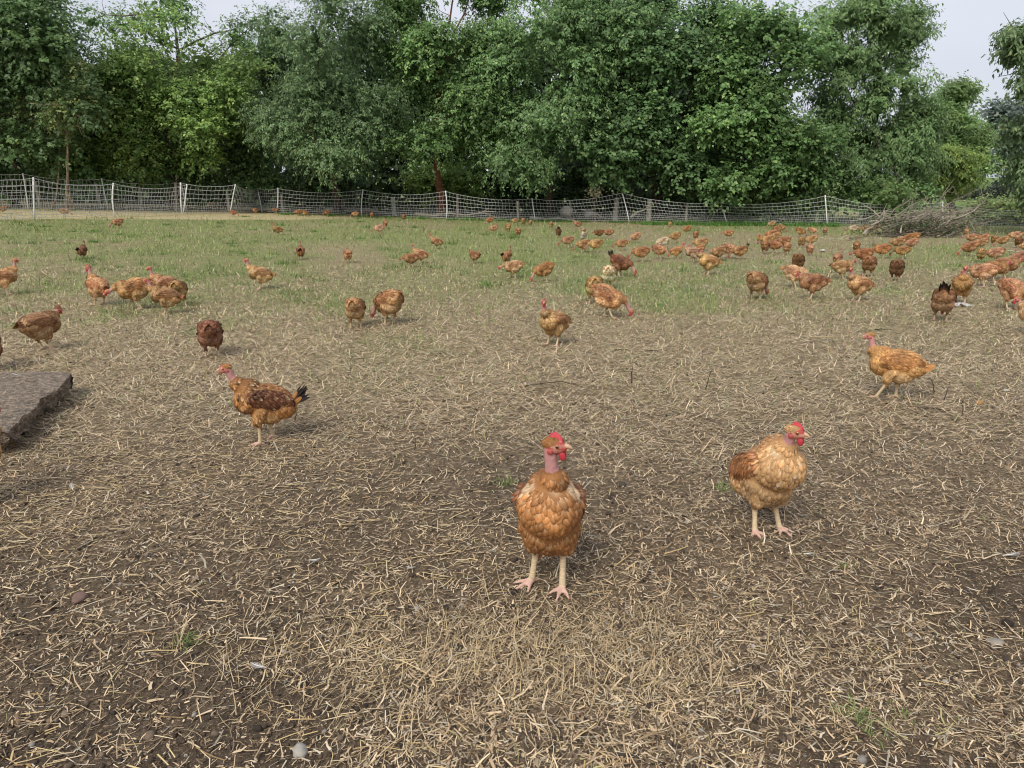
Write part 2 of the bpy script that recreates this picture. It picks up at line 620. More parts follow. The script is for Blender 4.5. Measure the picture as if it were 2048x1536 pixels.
    V, F, C_ = feathers(root, nn, d, tl * rg.uniform(.8, 1.15, nf), np.full(nf, s.get('tail_w', .029)), np.full(nf, .002),
                        np.concatenate([lerp(c, np.tile(c_main, (nf, 1)), .7), np.ones((nf, 1))], 1), np.concatenate([c, one], 1),
                        np.concatenate([c, one], 1), 5, .8)
    if s.get('split'):
        out['tail_feathers'] = (V.reshape(nf, -1, 3), F, C_.reshape(nf, -1, 4))
    else:
        g.add(V, F, C_)
    # tail coverts
    nc = 14
    a = rg.uniform(-1, 1, nc)
    d = norm(np.stack([-np.ones(nc), a * .4, -.3 * np.abs(a) + rg.normal(0, .12, nc)], 1)) @ RT.T
    nn = norm(np.stack([np.zeros(nc), a, np.ones(nc) * .8], 1)) @ RT.T
    d = norm(d - nn * np.sum(d * nn, 1)[:, None])
    root = np.tile(tr, (nc, 1)) + (np.stack([rg.uniform(-.005, .045, nc), a * .028, .012 - .02 * np.abs(a)], 1)) @ RT.T
    c = tone((root - hip) @ R + [0, 0, .19], np.zeros(nc, int)) * rg.uniform(.8, 1.15, nc)[:, None]
    one = np.ones((nc, 1))
    g.add(*feathers(root, nn, d, tl * .62 * rg.uniform(.8, 1.2, nc), np.full(nc, .020), np.full(nc, .004),
                    np.concatenate([c, one], 1), np.concatenate([c, one], 1), np.concatenate([c * .8, one], 1), 5, 2))
    out['tail'] = (g, M_FEATHER)
    # --- comb: a serrated blade with thickness
    ch = s.get('comb', .014) * hs
    g = Geo()
    xs = np.linspace(.031, -.016, 13)
    top, bot = [], []
    for i, x in enumerate(xs):
        zb = .0215 * math.sqrt(max(0, 1 - (x / .030) ** 2)) if abs(x) < .029 else .002
        e = math.sin(math.pi * (i + .4) / 12.8)
        bot.append((x, zb - .004)); top.append((x - .002 - .004 * (i % 2), zb + (ch / hs) * max(.25, e) * (1.0 if i % 2 else .68)))
    th = .0042
    V = [hp((x, y, z)) for y in (-th, th) for x, z in bot] + [hp((x, y * .4, z)) for y in (-th, th) for x, z in top]
    n = len(xs); F = []
    for i in range(n - 1):
        F += [(i, i + 1, 2 * n + i + 1, 2 * n + i), (n + i + 1, n + i, 3 * n + i, 3 * n + i + 1), (2 * n + i, 2 * n + i + 1, 3 * n + i + 1, 3 * n + i)]
    F += [(0, 2 * n, 3 * n, n), (n - 1, 2 * n - 1, 4 * n - 1, 3 * n - 1)]
    g.add(np.array(V), np.array(F), COMB)
    out['comb'] = (g, M_COMB)
    ws = s.get('wattle', 1.0)
    for y, key in ((-1, 'wattle'), (1, 'wattle.001')):
        g = Geo()
        V, F = sphere(hp((.020, y * .0075, -.014 - .010 * ws)), np.array([.0095, .0042, .0135]) * ws * hs, 10, 8, HR @ rot_y(15))
        g.add(V, F, COMB * .92)
        V, F = sphere(hp((-.010, y * .0185, -.010)), np.array([.0085, .0022, .0075]) * (0.6 + .4 * ws) * hs, 8, 6, HR); g.add(V, F, FACE)
        out[key] = (g, M_COMB)
    g = Geo()
    V, F = tube([hp((.026, 0, .001)), hp((.035, 0, .0005)), hp((.042, 0, -.003)), hp((.047, 0, -.008))], np.array([.0080, .0062, .0040, .0010]) * hs, 9)
    g.add(V, F, (.55, .36, .22))
    V, F = tube([hp((.024, 0, -.009)), hp((.034, 0, -.0095)), hp((.041, 0, -.010))], np.array([.0065, .0042, .0010]) * hs, 8)
    g.add(V, F, (.50, .33, .20))
    out['beak'] = (g, M_HORN)
    for y, key in ((-1, 'eye'), (1, 'eye.001')):
        g = Geo()
        c = hp((.0085, y * .0172, .004))
        V, F = sphere(c, np.array([.0062, .0040, .0062]) * hs, 10, 8, HR); g.add(V, F, (.30, .13, .05))
        V, F = sphere(c + HR @ np.array([0, y * .0022, 0]) * hs, np.array([.0036, .0026, .0036]) * hs, 8, 6, HR); g.add(V, F, (.006, .005, .005))
        out[key] = (g, M_EYE)
    out['beak_tip'] = hp((.052, 0, -.007))
    return out


PAL = {
    'rust':  dict(main=(.42, .185, .062), wing=(.22, .080, .032), belly=(.36, .170, .066), pale=(.86, .68, .45)),
    'buff':  dict(main=(.60, .345, .150), wing=(.38, .160, .062), belly=(.62, .42, .225), pale=(.88, .74, .52)),
    'std':   dict(main=(.52, .275, .108), wing=(.36, .155, .060), belly=(.60, .38, .185), pale=(.86, .68, .45)),
    'spot':  dict(main=(.43, .195, .062), wing=(.15, .055, .026), belly=(.58, .345, .145), pale=(.88, .66, .40), tail=(.018, .014, .013), tailmask=0.0),
    'gold':  dict(main=(.62, .335, .120), wing=(.48, .225, .078), belly=(.70, .50, .265), pale=(.88, .72, .48)),
    'dtail': dict(main=(.50, .255, .100), wing=(.32, .130, .050), belly=(.60, .38, .185), pale=(.86, .68, .45), tail=(.020, .014, .012), tailmask=0.0),
}
STAND = [(-.015, .092, .012, .050, -8), (-.015, .092, .012, .050, 8)]
STRIDE = [(.022, .110, .070, .045, 0), (-.020, .108, -.045, .045, 0)]
POSE = {
    # alert, neck up
    'S': dict(pitch=17, neck=[(.118, .300), (.128, .345), (.132, .392)], head_pitch=-4, legs=STAND, tail_pitch=22),
    # walking, neck reaching forward
    'W': dict(pitch=8, neck=[(.136, .285), (.160, .328), (.176, .372)], head_pitch=-6, legs=STRIDE, tail_pitch=20),
    # grazing, head in the grass
    'G': dict(pitch=-17, neck=[(.168, .190), (.205, .135), (.232, .078)], head_pitch=-55, legs=STAND, tail_pitch=24, tail_len=.058, hip=.185),
    # head drawn in
    'H': dict(pitch=4, neck=[(.128, .262), (.150, .285), (.158, .305)], head_pitch=-14, legs=STAND, tail_pitch=26),
    # reaching low, not quite to the ground
    'G2': dict(pitch=-23, neck=[(.150, .030, .178), (.182, .058, .118), (.204, .074, .066)], head_yaw=28, head_pitch=-62, legs=STRIDE, tail_pitch=34, tail_len=.06, hip=.185),
    'G3': dict(pitch=-9, neck=[(.160, -.012, .205), (.205, -.030, .162), (.236, -.042, .110)], head_yaw=-14, head_pitch=-42, legs=STRIDE, tail_pitch=30, tail_len=.065, hip=.188),
    'R': dict(pitch=-6, neck=[(.152, .232), (.190, .212), (.218, .190)], head_pitch=-28, legs=STRIDE, tail_pitch=38),
}


def finish(parts, name):
    """turn the collected geometry into meshes"""
    r = {}
    for k, v in parts.items():
        if k == 'beak_tip': r[k] = v
        elif isinstance(v, tuple) and isinstance(v[0], Geo):
            r[k] = v[0].mesh(name + '_' + k.split('.')[0], v[1]) if v[0].n else None
        elif isinstance(v, tuple):
            V, F, C = v
            F = F[np.all(F < V.shape[1], axis=1)]
            r[k] = [make_mesh(name + '_feather', V[i], F, C[i], True, M_FEATHER) for i in range(len(V))]
        else: r[k] = v
    return r


def merge_far(parts, name, ratio=None):
    """one mesh of everything, for birds a few pixels across"""
    g = Geo()
    me = parts['body']
    nv = len(me.vertices)
    P = np.zeros(nv * 3, np.float32); me.vertices.foreach_get('co', P)
    C = np.zeros(nv * 4, np.float32); me.color_attributes['Col'].data.foreach_get('color', C)
    q, t = [], []
    for p in me.polygons:
        (q if len(p.vertices) == 4 else t).append(tuple(p.vertices))
    g.add(P.reshape(-1, 3), [np.array(x) for x in (q, t) if x], C.reshape(-1, 4))
    for k in ('plumage', 'wing', 'wing.001', 'tail', 'comb', 'wattle', 'wattle.001', 'beak'):
        h = parts[k][0]
        if h.n:
            g.add(np.concatenate(h.v), [np.concatenate(x) for x in h.f.values()], np.concatenate(h.c))
    return g.mesh(name, M_FEATHER)


TONE = {'tan': (1.08, 1.10, 1.12), 'buff': (1.18, 1.32, 1.45), 'orange': (1.04, .97, .90), 'brown': (.80, .74, .72),
        'chestnut': (.50, .41, .40), 'cream': (1.38, 1.95, 2.9), 'rust': (.92, .80, .72), 'std': (1, 1, 1)}
FLOCK = 'naked-neck chickens ranging over the paddock'


def place_near(name_parts, loc, yaw, scale, tint, label):
    root = bpy.data.objects.new('chicken', None)
    COL.objects.link(root)
    root.empty_display_size = .1
    root.location = loc
    root.rotation_euler = (0, 0, yaw)
    root.scale = (scale,) * 3
    tag(root, label, 'chicken', FLOCK)
    for k, me in name_parts.items():
        if k == 'beak_tip' or me is None or k.endswith('_flight') or k == 'tail_feathers':
            continue
        o = obj(k.split('.')[0], me, root, color=tint)
        if k == 'plumage': o['kind'] = 'stuff'
        if k in ('wing', 'wing.001') and k + '_flight' in name_parts:
            for m in name_parts[k + '_flight']:
                obj('flight_feather', m, o, color=tint)
        if k == 'tail' and 'tail_feathers' in name_parts:
            for m in name_parts['tail_feathers']:
                obj('tail_feather', m, o, color=tint)
    return root


def bird_yaw(loc, facing):
    return math.radians(facing) - math.atan2(loc.x, loc.y)
# ------------------------------------------------------------------ ground
def green_at(x, y):
    """how green the sward is, 0 bare litter .. 1 lush"""
    g = sstep(4.4, 17.5, y + 1.8 * (fbm(x * .5, y * .5, 21) - .5) * 2)
    p = fbm(x * .33 + 4, y * .22, 31, 4)
    g = g * (0.30 + 1.25 * sstep(.36, .66, p))
    g = g + .42 * sstep(18, 25, y) * sstep(4, 0, x)
    spot = sstep(.60, .72, fbm(x * 1.1, y * .8, 41, 3)) * sstep(3.4, 6.5, y)
    return np.clip(g + .55 * spot, 0, 1)


def straw_at(x, y):
    band = sstep(4.2, 4.8, y + .25 * x * 0) * sstep(7.6, 6.2, y) * sstep(1.5, -.8, x)
    edge = sstep(-.6, -1.5, x) * sstep(1.6, 2.4, y) * sstep(4.6, 3.6, y) * .6
    base = .46 + .48 * sstep(-1.0, 1.0, x) * sstep(4.5, 2, y) + .5 * sstep(2.6, 4.4, y)
    patch = sstep(.36, .60, fbm(x * 1.1 + 3, y * 1.1, 51, 5))
    lo = .22 + .38 * sstep(1.9, 3.2, y)
    return np.clip(base * (lo + (1.12 - lo) * patch) + band + edge, 0, 1.3)


rows_y = np.concatenate([np.arange(-5, .8, .25), .8 * np.exp(np.arange(0, math.log(700 / .8), .0125)), [760, 900]])
ncol = 270
uu = np.linspace(-1, 1, ncol); uu = np.sign(uu) * (.55 * np.abs(uu) + .45 * np.abs(uu) ** 3)
half = 2.2 * np.abs(rows_y) + 4.0
GX = uu[None, :] * half[:, None]
GY = np.repeat(rows_y[:, None], ncol, 1)
GZ = ground_z(GX, GY)
near = sstep(14, 4, GY)
GZ = GZ + near * (.030 * (fbm(GX * 2.2, GY * 2.2, 61, 4) - .5) + .022 * (fbm(GX * 9, GY * 9, 71, 3) - .5)) - .006
GZ = GZ + sstep(10, 16, GY) * sstep(60, 30, GY) * .06 * (fbm(GX * .8, GY * .8, 81, 3) - .5)
V = np.stack([GX, GY, GZ], -1).reshape(-1, 3)
nr_ = len(rows_y)
idx = np.arange(nr_ * ncol).reshape(nr_, ncol)
F = np.stack([idx[:-1, :-1], idx[:-1, 1:], idx[1:, 1:], idx[1:, :-1]], -1).reshape(-1, 4)
gx, gy = V[:, 0], V[:, 1]
gr = green_at(gx, gy)[:, None]
stw = np.clip(straw_at(gx, gy), 0, 1)[:, None]
c = np.array([.092, .068, .048]) * np.ones((len(V), 1))
c = c * (1 - .55 * stw) + np.array([.22, .165, .102]) * .55 * stw
mid = sstep(2.2, 5.6, gy)[:, None]
c = c * (1 - .85 * mid) + np.array([.315, .250, .158]) * .85 * mid
c = c * (1 - .75 * gr) + np.array([.19, .225, .08]) * .75 * gr
# straw-coloured stubble beyond the net on the far side, pale meadow far off
sx = sstep(-4.6, -7.5, gx + .0 * gy) * sstep(19.5, 20.5, gy + .42 * (gx + 12.8) * -1.55)
c = c * (1 - sx[:, None]) + np.array([.46, .385, .22]) * sx[:, None]
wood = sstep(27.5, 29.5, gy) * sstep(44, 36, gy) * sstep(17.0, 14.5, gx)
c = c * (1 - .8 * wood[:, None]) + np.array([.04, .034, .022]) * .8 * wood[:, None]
far = sstep(38, 48, gy)[:, None]
c = c * (1 - far) + np.array([.13, .21, .055]) * far
cc = np.concatenate([c, (1 - mid) * (1 - gr)], 1)

M_GROUND, t, p = new_mat('trodden_earth_and_sward')
a = t.nodes.new('ShaderNodeAttribute'); a.attribute_name = 'Col'
tc = t.nodes.new('ShaderNodeTexCoord')
def tex(scale, detail=4, rough=.6):
    n = t.nodes.new('ShaderNodeTexNoise'); n.inputs['Scale'].default_value = scale
    n.inputs['Detail'].default_value = detail; n.inputs['Roughness'].default_value = rough
    t.links.new(tc.outputs['Object'], n.inputs['Vector']); return n
def rng_(src, a0, a1, b0, b1):
    m = t.nodes.new('ShaderNodeMapRange'); m.inputs[1].default_value = a0; m.inputs[2].default_value = a1
    m.inputs[3].default_value = b0; m.inputs[4].default_value = b1
    t.links.new(src, m.inputs[0]); return m.outputs[0]
n1, n2, n3 = tex(7, 5), tex(55, 5, .7), tex(190, 3, .7)
hs = t.nodes.new('ShaderNodeHueSaturation')
mul = t.nodes.new('ShaderNodeMath'); mul.operation = 'MULTIPLY'
t.links.new(rng_(n1.outputs['Fac'], .3, .7, .75, 1.25), mul.inputs[0])
t.links.new(rng_(n2.outputs['Fac'], .32, .68, .55, 1.5), mul.inputs[1])
t.links.new(mul.outputs[0], hs.inputs['Value']); t.links.new(a.outputs['Color'], hs.inputs['Color'])
chaff = t.nodes.new('ShaderNodeMix'); chaff.data_type = 'RGBA'
chaff.inputs[7].default_value = (.42, .325, .205, 1)
t.links.new(rng_(n3.outputs['Fac'], .56, .66, 0, .75), chaff.inputs['Factor'])
t.links.new(hs.outputs['Color'], chaff.inputs[6])
t.links.new(chaff.outputs[2], p.inputs['Base Color'])
p.inputs['Roughness'].default_value = .95; p.inputs['Specular IOR Level'].default_value = .12
b1 = t.nodes.new('ShaderNodeBump'); b1.inputs['Strength'].default_value = .9; b1.inputs['Distance'].default_value = .02
b2 = t.nodes.new('ShaderNodeBump'); b2.inputs['Strength'].default_value = .7; b2.inputs['Distance'].default_value = .006
t.links.new(n2.outputs['Fac'], b1.inputs['Height']); t.links.new(n3.outputs['Fac'], b2.inputs['Height'])
t.links.new(b1.outputs['Normal'], b2.inputs['Normal']); t.links.new(b2.outputs['Normal'], p.inputs['Normal'])
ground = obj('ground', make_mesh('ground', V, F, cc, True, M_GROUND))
tag(ground, 'trodden brown earth turning to grazed grass towards the trees', None, None, 'structure')


def near_z(x, y):
    n = sstep(14, 4, y)
    z = ground_z(x, y) + n * (.030 * (fbm(x * 2.2, y * 2.2, 61, 4) - .5) + .022 * (fbm(x * 9, y * 9, 71, 3) - .5)) - .006
    return z + sstep(10, 16, y) * sstep(60, 30, y) * .06 * (fbm(x * .8, y * .8, 81, 3) - .5)


def screen_scatter(n, py0, py1, px0=-420, px1=2470, power=1.0):
    """points whose density thins with distance, so that far ground is not overbuilt"""
    px = RNG.uniform(px0, px1, n)
    py = py0 + (py1 - py0) * RNG.random(n) ** power
    u = (px - 1024) / FPX; v = (768 - py) / FPX
    dy = CP + v * SP; dz = -SP + v * CP
    z = np.zeros(n)
    for _ in range(25):
        tt = np.clip((z - CAM_H) / np.minimum(dz, -.004), .3, 60)
        z = .5 * z + .5 * ground_z(u * tt, dy * tt)
    x, y = u * tt, dy * tt
    return x, y, near_z(x, y)


def strips(x, y, z, yaw, L, W, bend, tilt, col, seg=2, tip=.5, roof=.0):
    """thin curved blades lying on or rising from the ground; col (n,3)"""
    n = len(x)
    k = seg + 1
    s = np.linspace(0, 1, k)
    V = np.zeros((n, k, 2, 3)); hx, hy, hz = x.copy(), y.copy(), z.copy()
    yw, tl = yaw.copy(), tilt.copy()
    st = L / seg
    for i in range(k):
        w = W * .5 * (1 - (1 - tip) * s[i])
        cxx, cyy = -np.sin(yw) * w, np.cos(yw) * w
        V[:, i, 0] = np.stack([hx - cxx, hy - cyy, hz], 1); V[:, i, 1] = np.stack([hx + cxx, hy + cyy, hz], 1)
        yw = yw + bend[0]; tl = tl + bend[1]
        hx = hx + np.cos(yw) * np.cos(tl) * st; hy = hy + np.sin(yw) * np.cos(tl) * st
        hz = hz + np.sin(tl) * st
    idx = np.arange(n * k * 2).reshape(n, k, 2)
    F = np.concatenate([np.stack([idx[:, i, 0], idx[:, i, 1], idx[:, i + 1, 1], idx[:, i + 1, 0]], 1) for i in range(seg)])
    C = np.repeat(col[:, None, :], k * 2, 1).reshape(-1, 3)
    return V.reshape(-1, 3), F, np.concatenate([C, np.ones((len(C), 1))], 1)


def pick(cols, w, n):
    i = RNG.choice(len(cols), n, p=np.array(w) / sum(w))
    return np.array(cols)[i]


SLAB = None
def off_slab(x, y):
    return ~((x < -1.86 + (y - 2.95) * -.62 * 0 ) & (y > 9e9))


# --- fine litter
n = 230000
x, y, z = screen_scatter(n, 1640, 540, power=.85)
keep = RNG.random(n) < (.14 + .86 * np.clip(straw_at(x, y), 0, 1)) * (1 - .75 * green_at(x, y)) * (.55 + .45 * sstep(1.5, 3.2, y))
x, y, z = x[keep], y[keep], z[keep]; n = len(x)
L = np.where(RNG.random(n) < .55, RNG.uniform(.004, .015, n), RNG.gamma(2.2, .0115, n) + .010) + .0028 * y
W = np.maximum(RNG.gamma(3.0, .00075, n) + .0007, .00085 * y * RNG.uniform(.7, 1.3, n))
col = pick([(.72, .56, .36), (.56, .41, .25), (.30, .20, .115), (.11, .078, .052), (.60, .53, .40), (.42, .38, .17)], [32, 22, 18, 16, 10, 2], n) * RNG.uniform(.5, 1.2, n)[:, None]
bend = (RNG.normal(0, .45, n), RNG.normal(-.10, .14, n))
lit = strips(x, y, z + RNG.uniform(.000, .010, n), RNG.uniform(0, 6.283, n), L, W, bend, RNG.normal(.10, .17, n), col, 2, .55)
o = obj('straw_litter', make_mesh('straw_litter', *lit, True, M_STRAW))
tag(o, 'fine chopped straw and dry grass littered over the brown earth', 'straw', None, 'stuff')
# --- trampled straw and dry grass of the middle ground
n = 170000
x, y, z = screen_scatter(n, 960, 535, px0=-260, px1=2310, power=.9)
keep = RNG.random(n) < np.clip(.25 + .75 * straw_at(x, y), 0, 1) * (1 - .6 * green_at(x, y)) * sstep(2.8, 5.0, y + .9 * (fbm(x * .8, y * .8, 95, 3) - .5))
x, y, z = x[keep], y[keep], z[keep]; n = len(x)
col = pick([(.80, .64, .43), (.66, .50, .31), (.40, .29, .16), (.13, .095, .06), (.62, .57, .40), (.40, .42, .17)], [34, 24, 14, 16, 10, 7], n) * RNG.uniform(.55, 1.15, n)[:, None]
ml = strips(x, y, z + RNG.uniform(0, .014, n), RNG.normal(0, .9, n) + math.pi * RNG.integers(0, 2, n), RNG.gamma(2.4, .012, n) + .012 + .003 * y, .00095 * y * RNG.uniform(.6, 1.35, n),
            (RNG.normal(0, .35, n), RNG.normal(-.08, .14, n)), RNG.normal(.14, .2, n), col, 1, .6)
o = obj('trampled_straw', make_mesh('trampled_straw', *ml, True, M_STRAW))
tag(o, 'trampled straw and dry grass matted over the middle of the paddock', 'straw', None, 'stuff')
# --- long straws, lying mostly crosswise on the near side of the paddock
n = 12000
x, y, z = screen_scatter(n, 1640, 600)
lf = np.clip(sstep(.4, -1.2, x) * sstep(8, 5.5, y) + .12 * sstep(7.5, 4, y), 0, 1) * (.25 + .75 * sstep(.38, .55, fbm(x * .8 + 9, y * 1.3, 91, 3)))
lf = np.maximum(lf, .95 * sstep(4.3, 4.8, y) * sstep(7.2, 6.0, y) * sstep(1.2, -.6, x))
lf = lf * (.25 + .75 * sstep(1.7, 2.5, y))
keep = RNG.random(n) < lf
x, y, z = x[keep], y[keep], z[keep]; n = len(x)
L = np.minimum(RNG.gamma(2.6, .019, n) + .022, .15) * (.75 + .25 * sstep(1.5, 4, y))
W = np.maximum(RNG.uniform(.0022, .0046, n), .0009 * y)
yaw = RNG.normal(.12, .38, n) + (RNG.random(n) < .2) * RNG.uniform(0, 3.1, n)
col = pick([(.70, .54, .28), (.60, .44, .20), (.72, .60, .38), (.40, .26, .12)], [40, 30, 20, 12], n) * RNG.uniform(.75, 1.12, n)[:, None]
bend = (RNG.normal(0, .05, n), RNG.normal(-.01, .03, n))
lg = strips(x - np.cos(yaw) * L / 2, y - np.sin(yaw) * L / 2, z + RNG.uniform(.005, .016, n), yaw, L, W, bend, RNG.normal(0, .035, n), col, 3, .8)
o = obj('straw', make_mesh('straw', *lg, True, M_STRAW))
tag(o, 'long pale yellow straws strewn crosswise near the concrete slab', 'straw', None, 'stuff')
# --- straws blown onto the slab
n = 170
xs_, ys_ = RNG.uniform(-4.4, -2.45, n), RNG.uniform(3.15, 4.15, n)
okk = xs_ < -2.34 - .318 * (ys_ - 3.10) - .06
xs_, ys_ = xs_[okk], ys_[okk]; n = len(xs_)
yw_ = RNG.normal(0, .7, n)
sl_ = strips(xs_, ys_, np.full(n, .136) + RNG.uniform(0, .012, n), yw_, RNG.gamma(2.2, .018, n) + .02, RNG.uniform(.002, .0042, n), (RNG.normal(0, .2, n), RNG.normal(0, .03, n)), RNG.normal(0, .04, n),
             pick([(.62, .48, .28), (.45, .34, .2), (.2, .15, .1)], [3, 3, 2], n), 2, .7)
o = obj('slab_straw', make_mesh('slab_straw', *sl_, True, M_STRAW))
tag(o, 'scattered straws lying on top of the concrete slab', 'straw', None, 'stuff')
# --- crumbs of earth and droppings
n = 9000
x, y, z = screen_scatter(n, 1640, 700, px0=-250, px1=2300)
V, F = sphere((0, 0, 0), (1, 1, .7), 6, 4)
V = V * (1 + .3 * (RNG.random((len(V), 1)) - .5))
m = len(x); r = RNG.gamma(2.0, .0016, m) + .0016
an = RNG.uniform(0, 6.28, m)
cs, sn = np.cos(an)[:, None], np.sin(an)[:, None]
st_ = RNG.uniform(.5, 1.0, m)[:, None]
VX = V[None, :, 0] * cs - V[None, :, 1] * st_ * sn; VY = V[None, :, 0] * sn + V[None, :, 1] * st_ * cs
VV = (np.stack([VX, VY, np.repeat(V[None, :, 2], m, 0)], -1) * r[:, None, None] + np.stack([x, y, z + .002], 1)[:, None]).reshape(-1, 3)
off = (np.arange(m) * len(V))[:, None, None]
FF = [(f[None] + off).reshape(-1, f.shape[1]) for f in F]
cc_ = pick([(.085, .06, .042), (.05, .038, .03), (.16, .12, .085), (.26, .24, .21)], [6, 4, 3, .7], m) * RNG.uniform(.7, 1.3, m)[:, None]
o = obj('soil_crumbs', make_mesh('soil_crumbs', VV, FF, np.repeat(np.concatenate([cc_, np.ones((m, 1))], 1), len(V), 0), False, M_STONE))
tag(o, 'dark crumbs of earth and droppings among the straw litter', 'earth', None, 'stuff')
# --- withered tussock in front of the nearest bird, blades half raised
n = 3600
cx, cy = RNG.normal(.05, .42, n), RNG.normal(1.62, .16, n)
z = near_z(cx, cy)
col = pick([(.60, .47, .28), (.50, .38, .21), (.34, .25, .14)], [5, 4, 2], n) * RNG.uniform(.7, 1.1, n)[:, None]
dt = strips(cx, cy, z, RNG.normal(1.3, .9, n), RNG.gamma(4, .013, n) + .02, RNG.uniform(.0012, .0026, n),
            (RNG.normal(0, .3, n), RNG.normal(-.25, .2, n)), RNG.uniform(.1, .75, n), col, 3, .3)
o = obj('dry_grass', make_mesh('dry_grass', *dt, True, M_STRAW))
tag(o, 'withered dry grass tussock flattened on the earth nearest the viewer', 'dry grass', None, 'stuff')
# --- grass of the paddock
n = 330000
x, y, z = screen_scatter(n, 800, 418, power=.9)
gr = green_at(x, y)
inwood = (y > 28.5) & (x < 14)
keep = (RNG.random(n) < np.clip(.12 + .95 * sstep(4.6, 8, y) , 0, 1)) & (y < 40) & ~inwood & ~((x < -6) & (y > 19.4 + .62 * (x + 12.8) * 1.0) & (RNG.random(n) < .75))
x, y, z, gr = x[keep], y[keep], z[keep], gr[keep]; n = len(x)
isg = RNG.random(n) < (.13 + .52 * gr)
cg = pick([(.27, .36, .105), (.20, .30, .075), (.36, .45, .16), (.44, .49, .21)], [4, 3, 3, 1.5], n)
cd = pick([(.68, .58, .36), (.55, .46, .26), (.76, .68, .46), (.32, .24, .13), (.50, .48, .23)], [4, 3, 3, 1.4, 2], n)
col = np.where(isg[:, None], cg, cd) * RNG.uniform(.45, 1.25, n)[:, None]
L = (.022 + .05 * RNG.random(n) ** 1.5) * (1 + .5 * isg + .5 * gr) * (1 + .4 * sstep(15, 25, y))
W = np.maximum(.0024, .00062 * y) * RNG.uniform(.7, 1.3, n)
gr2 = gr
tilt = np.where(isg, RNG.uniform(.35, 1.35, n), RNG.normal(.35, .35, n).clip(-.05, 1.3))
yw_, b0_, b1_ = RNG.uniform(0, 6.283, n), RNG.normal(0, .25, n), RNG.normal(-.28, .25, n)
gg = Geo()
for sel, sg in ((y < 12, 2), (y >= 12, 1)):
    gg.add(*strips(x[sel], y[sel], z[sel], yw_[sel], L[sel], W[sel], (b0_[sel], b1_[sel]), tilt[sel], col[sel], sg, .25))
o = obj('grass', gg.mesh('grass', M_BLADE))
tag(o, 'short patchy green and straw-dry grass across the paddock', 'grass', None, 'stuff')
# --- lusher tufts, each a clump of taller blades
def tuft_cloud(spots, nb, h, spread, cols, name, label):
    xs, ys = [], []
    hh = []
    for (tx, ty, s) in spots:
        m = int(nb * (.6 + .8 * random.random()))
        xs.append(RNG.normal(tx, spread * s, m)); ys.append(RNG.normal(ty, spread * s, m)); hh.append(np.full(m, s))
    x = np.concatenate(xs); y = np.concatenate(ys); s = np.concatenate(hh); n = len(x)
    col = pick(cols, [1] * len(cols), n) * RNG.uniform(.7, 1.15, n)[:, None]
    L = h * s * RNG.uniform(.5, 1.2, n)
    g = strips(x, y, near_z(x, y), RNG.uniform(0, 6.283, n), L, np.maximum(.003, .00065 * y) * RNG.uniform(.8, 1.5, n),
               (RNG.normal(0, .2, n), RNG.normal(-.3, .2, n)), RNG.uniform(.6, 1.5, n), col, 3, .2)
    o = obj(name, make_mesh(name, *g, True, M_BLADE))
    tag(o, label, 'grass', None, 'stuff')
sp = []
for _ in range(260):
    q = on_ground(random.uniform(-100, 2150), random.uniform(432, 640))
    if q.y < 30 and green_at(np.array([q.x]), np.array([q.y]))[0] > .35:
        sp.append((q.x, q.y, random.uniform(.5, 1.3)))
for px, py, s in ((75, 462, 2.0), (280, 470, 1.2), (560, 450, 1.4), (735, 455, 1.3), (830, 455, 1.4), (760, 478, 1.2), (930, 460, 1.2), (1000, 470, 1.0),
                  (20, 625, 1.1), (300, 605, 1.2), (255, 610, 1.0), (1535, 598, 1.2), (1250, 560, 1.0), (420, 545, 1.4), (330, 540, 1.2), (1400, 470, .9)):
    q = on_ground(px, py); sp.append((q.x, q.y, s))
tuft_cloud(sp, 46, .11, .09, [(.12, .24, .045), (.17, .30, .07), (.09, .18, .035)], 'grass_tufts', 'lush green grass tufts dotted over the paddock sward')
sp = []
for _ in range(150):
    q = at(random.uniform(1290, 1680), 446, random.uniform(25.4, 26.6)); sp.append((q.x, q.y, random.uniform(.7, 1.5)))
for _ in range(70):
    q = at(random.uniform(560, 1290), 440, random.uniform(26.8, 27.6)); sp.append((q.x, q.y, random.uniform(.4, 1.0)))
tuft_cloud(sp, 40, .17, .13, [(.10, .24, .045), (.14, .30, .06), (.08, .18, .035)], 'weeds', 'bright green weeds growing along the foot of the net fence')
sp = []
for px, py, s in ((1720, 1440, .55), (375, 1285, .35), (1010, 962, .5), (1450, 975, .55), (1690, 1135, .3), (1330, 780, .5), (1790, 790, .5), (1800, 1420, .3), (1305, 800, .4), (1540, 905, .4), (880, 760, .4), (1060, 760, .5)):
    q = on_ground(px, py); sp.append((q.x, q.y, s))
tuft_cloud(sp, 60, .07, .055, [(.17, .25, .06), (.22, .30, .10), (.30, .33, .13)], 'sparse_grass', 'small sparse green sprigs poking through the straw litter')
# --- clover heads: white specks in the greener sward
n = 2600
x, y, z = screen_scatter(n, 600, 455, px0=1050, px1=2200)
keep = green_at(x, y) > .3
x, y, z = x[keep], y[keep], z[keep] + .045
V, F = sphere((0, 0, 0), (1, 1, .8), 5, 3)
m = len(x); r = np.maximum(.006, .00055 * y) * RNG.uniform(.6, 1.2, m)
VV = (V[None] * r[:, None, None] + np.stack([x, y, z], 1)[:, None]).reshape(-1, 3)
off = (np.arange(m) * len(V))[:, None, None]
FF = [(f[None] + off).reshape(-1, f.shape[1]) for f in F]
o = obj('clover_flowers', make_mesh('clover_flowers', VV, FF, np.tile([.62, .62, .55, 1], (len(VV), 1)), False, M_BLADE))
tag(o, 'tiny white clover heads speckling the green grass', 'clover', None, 'stuff')
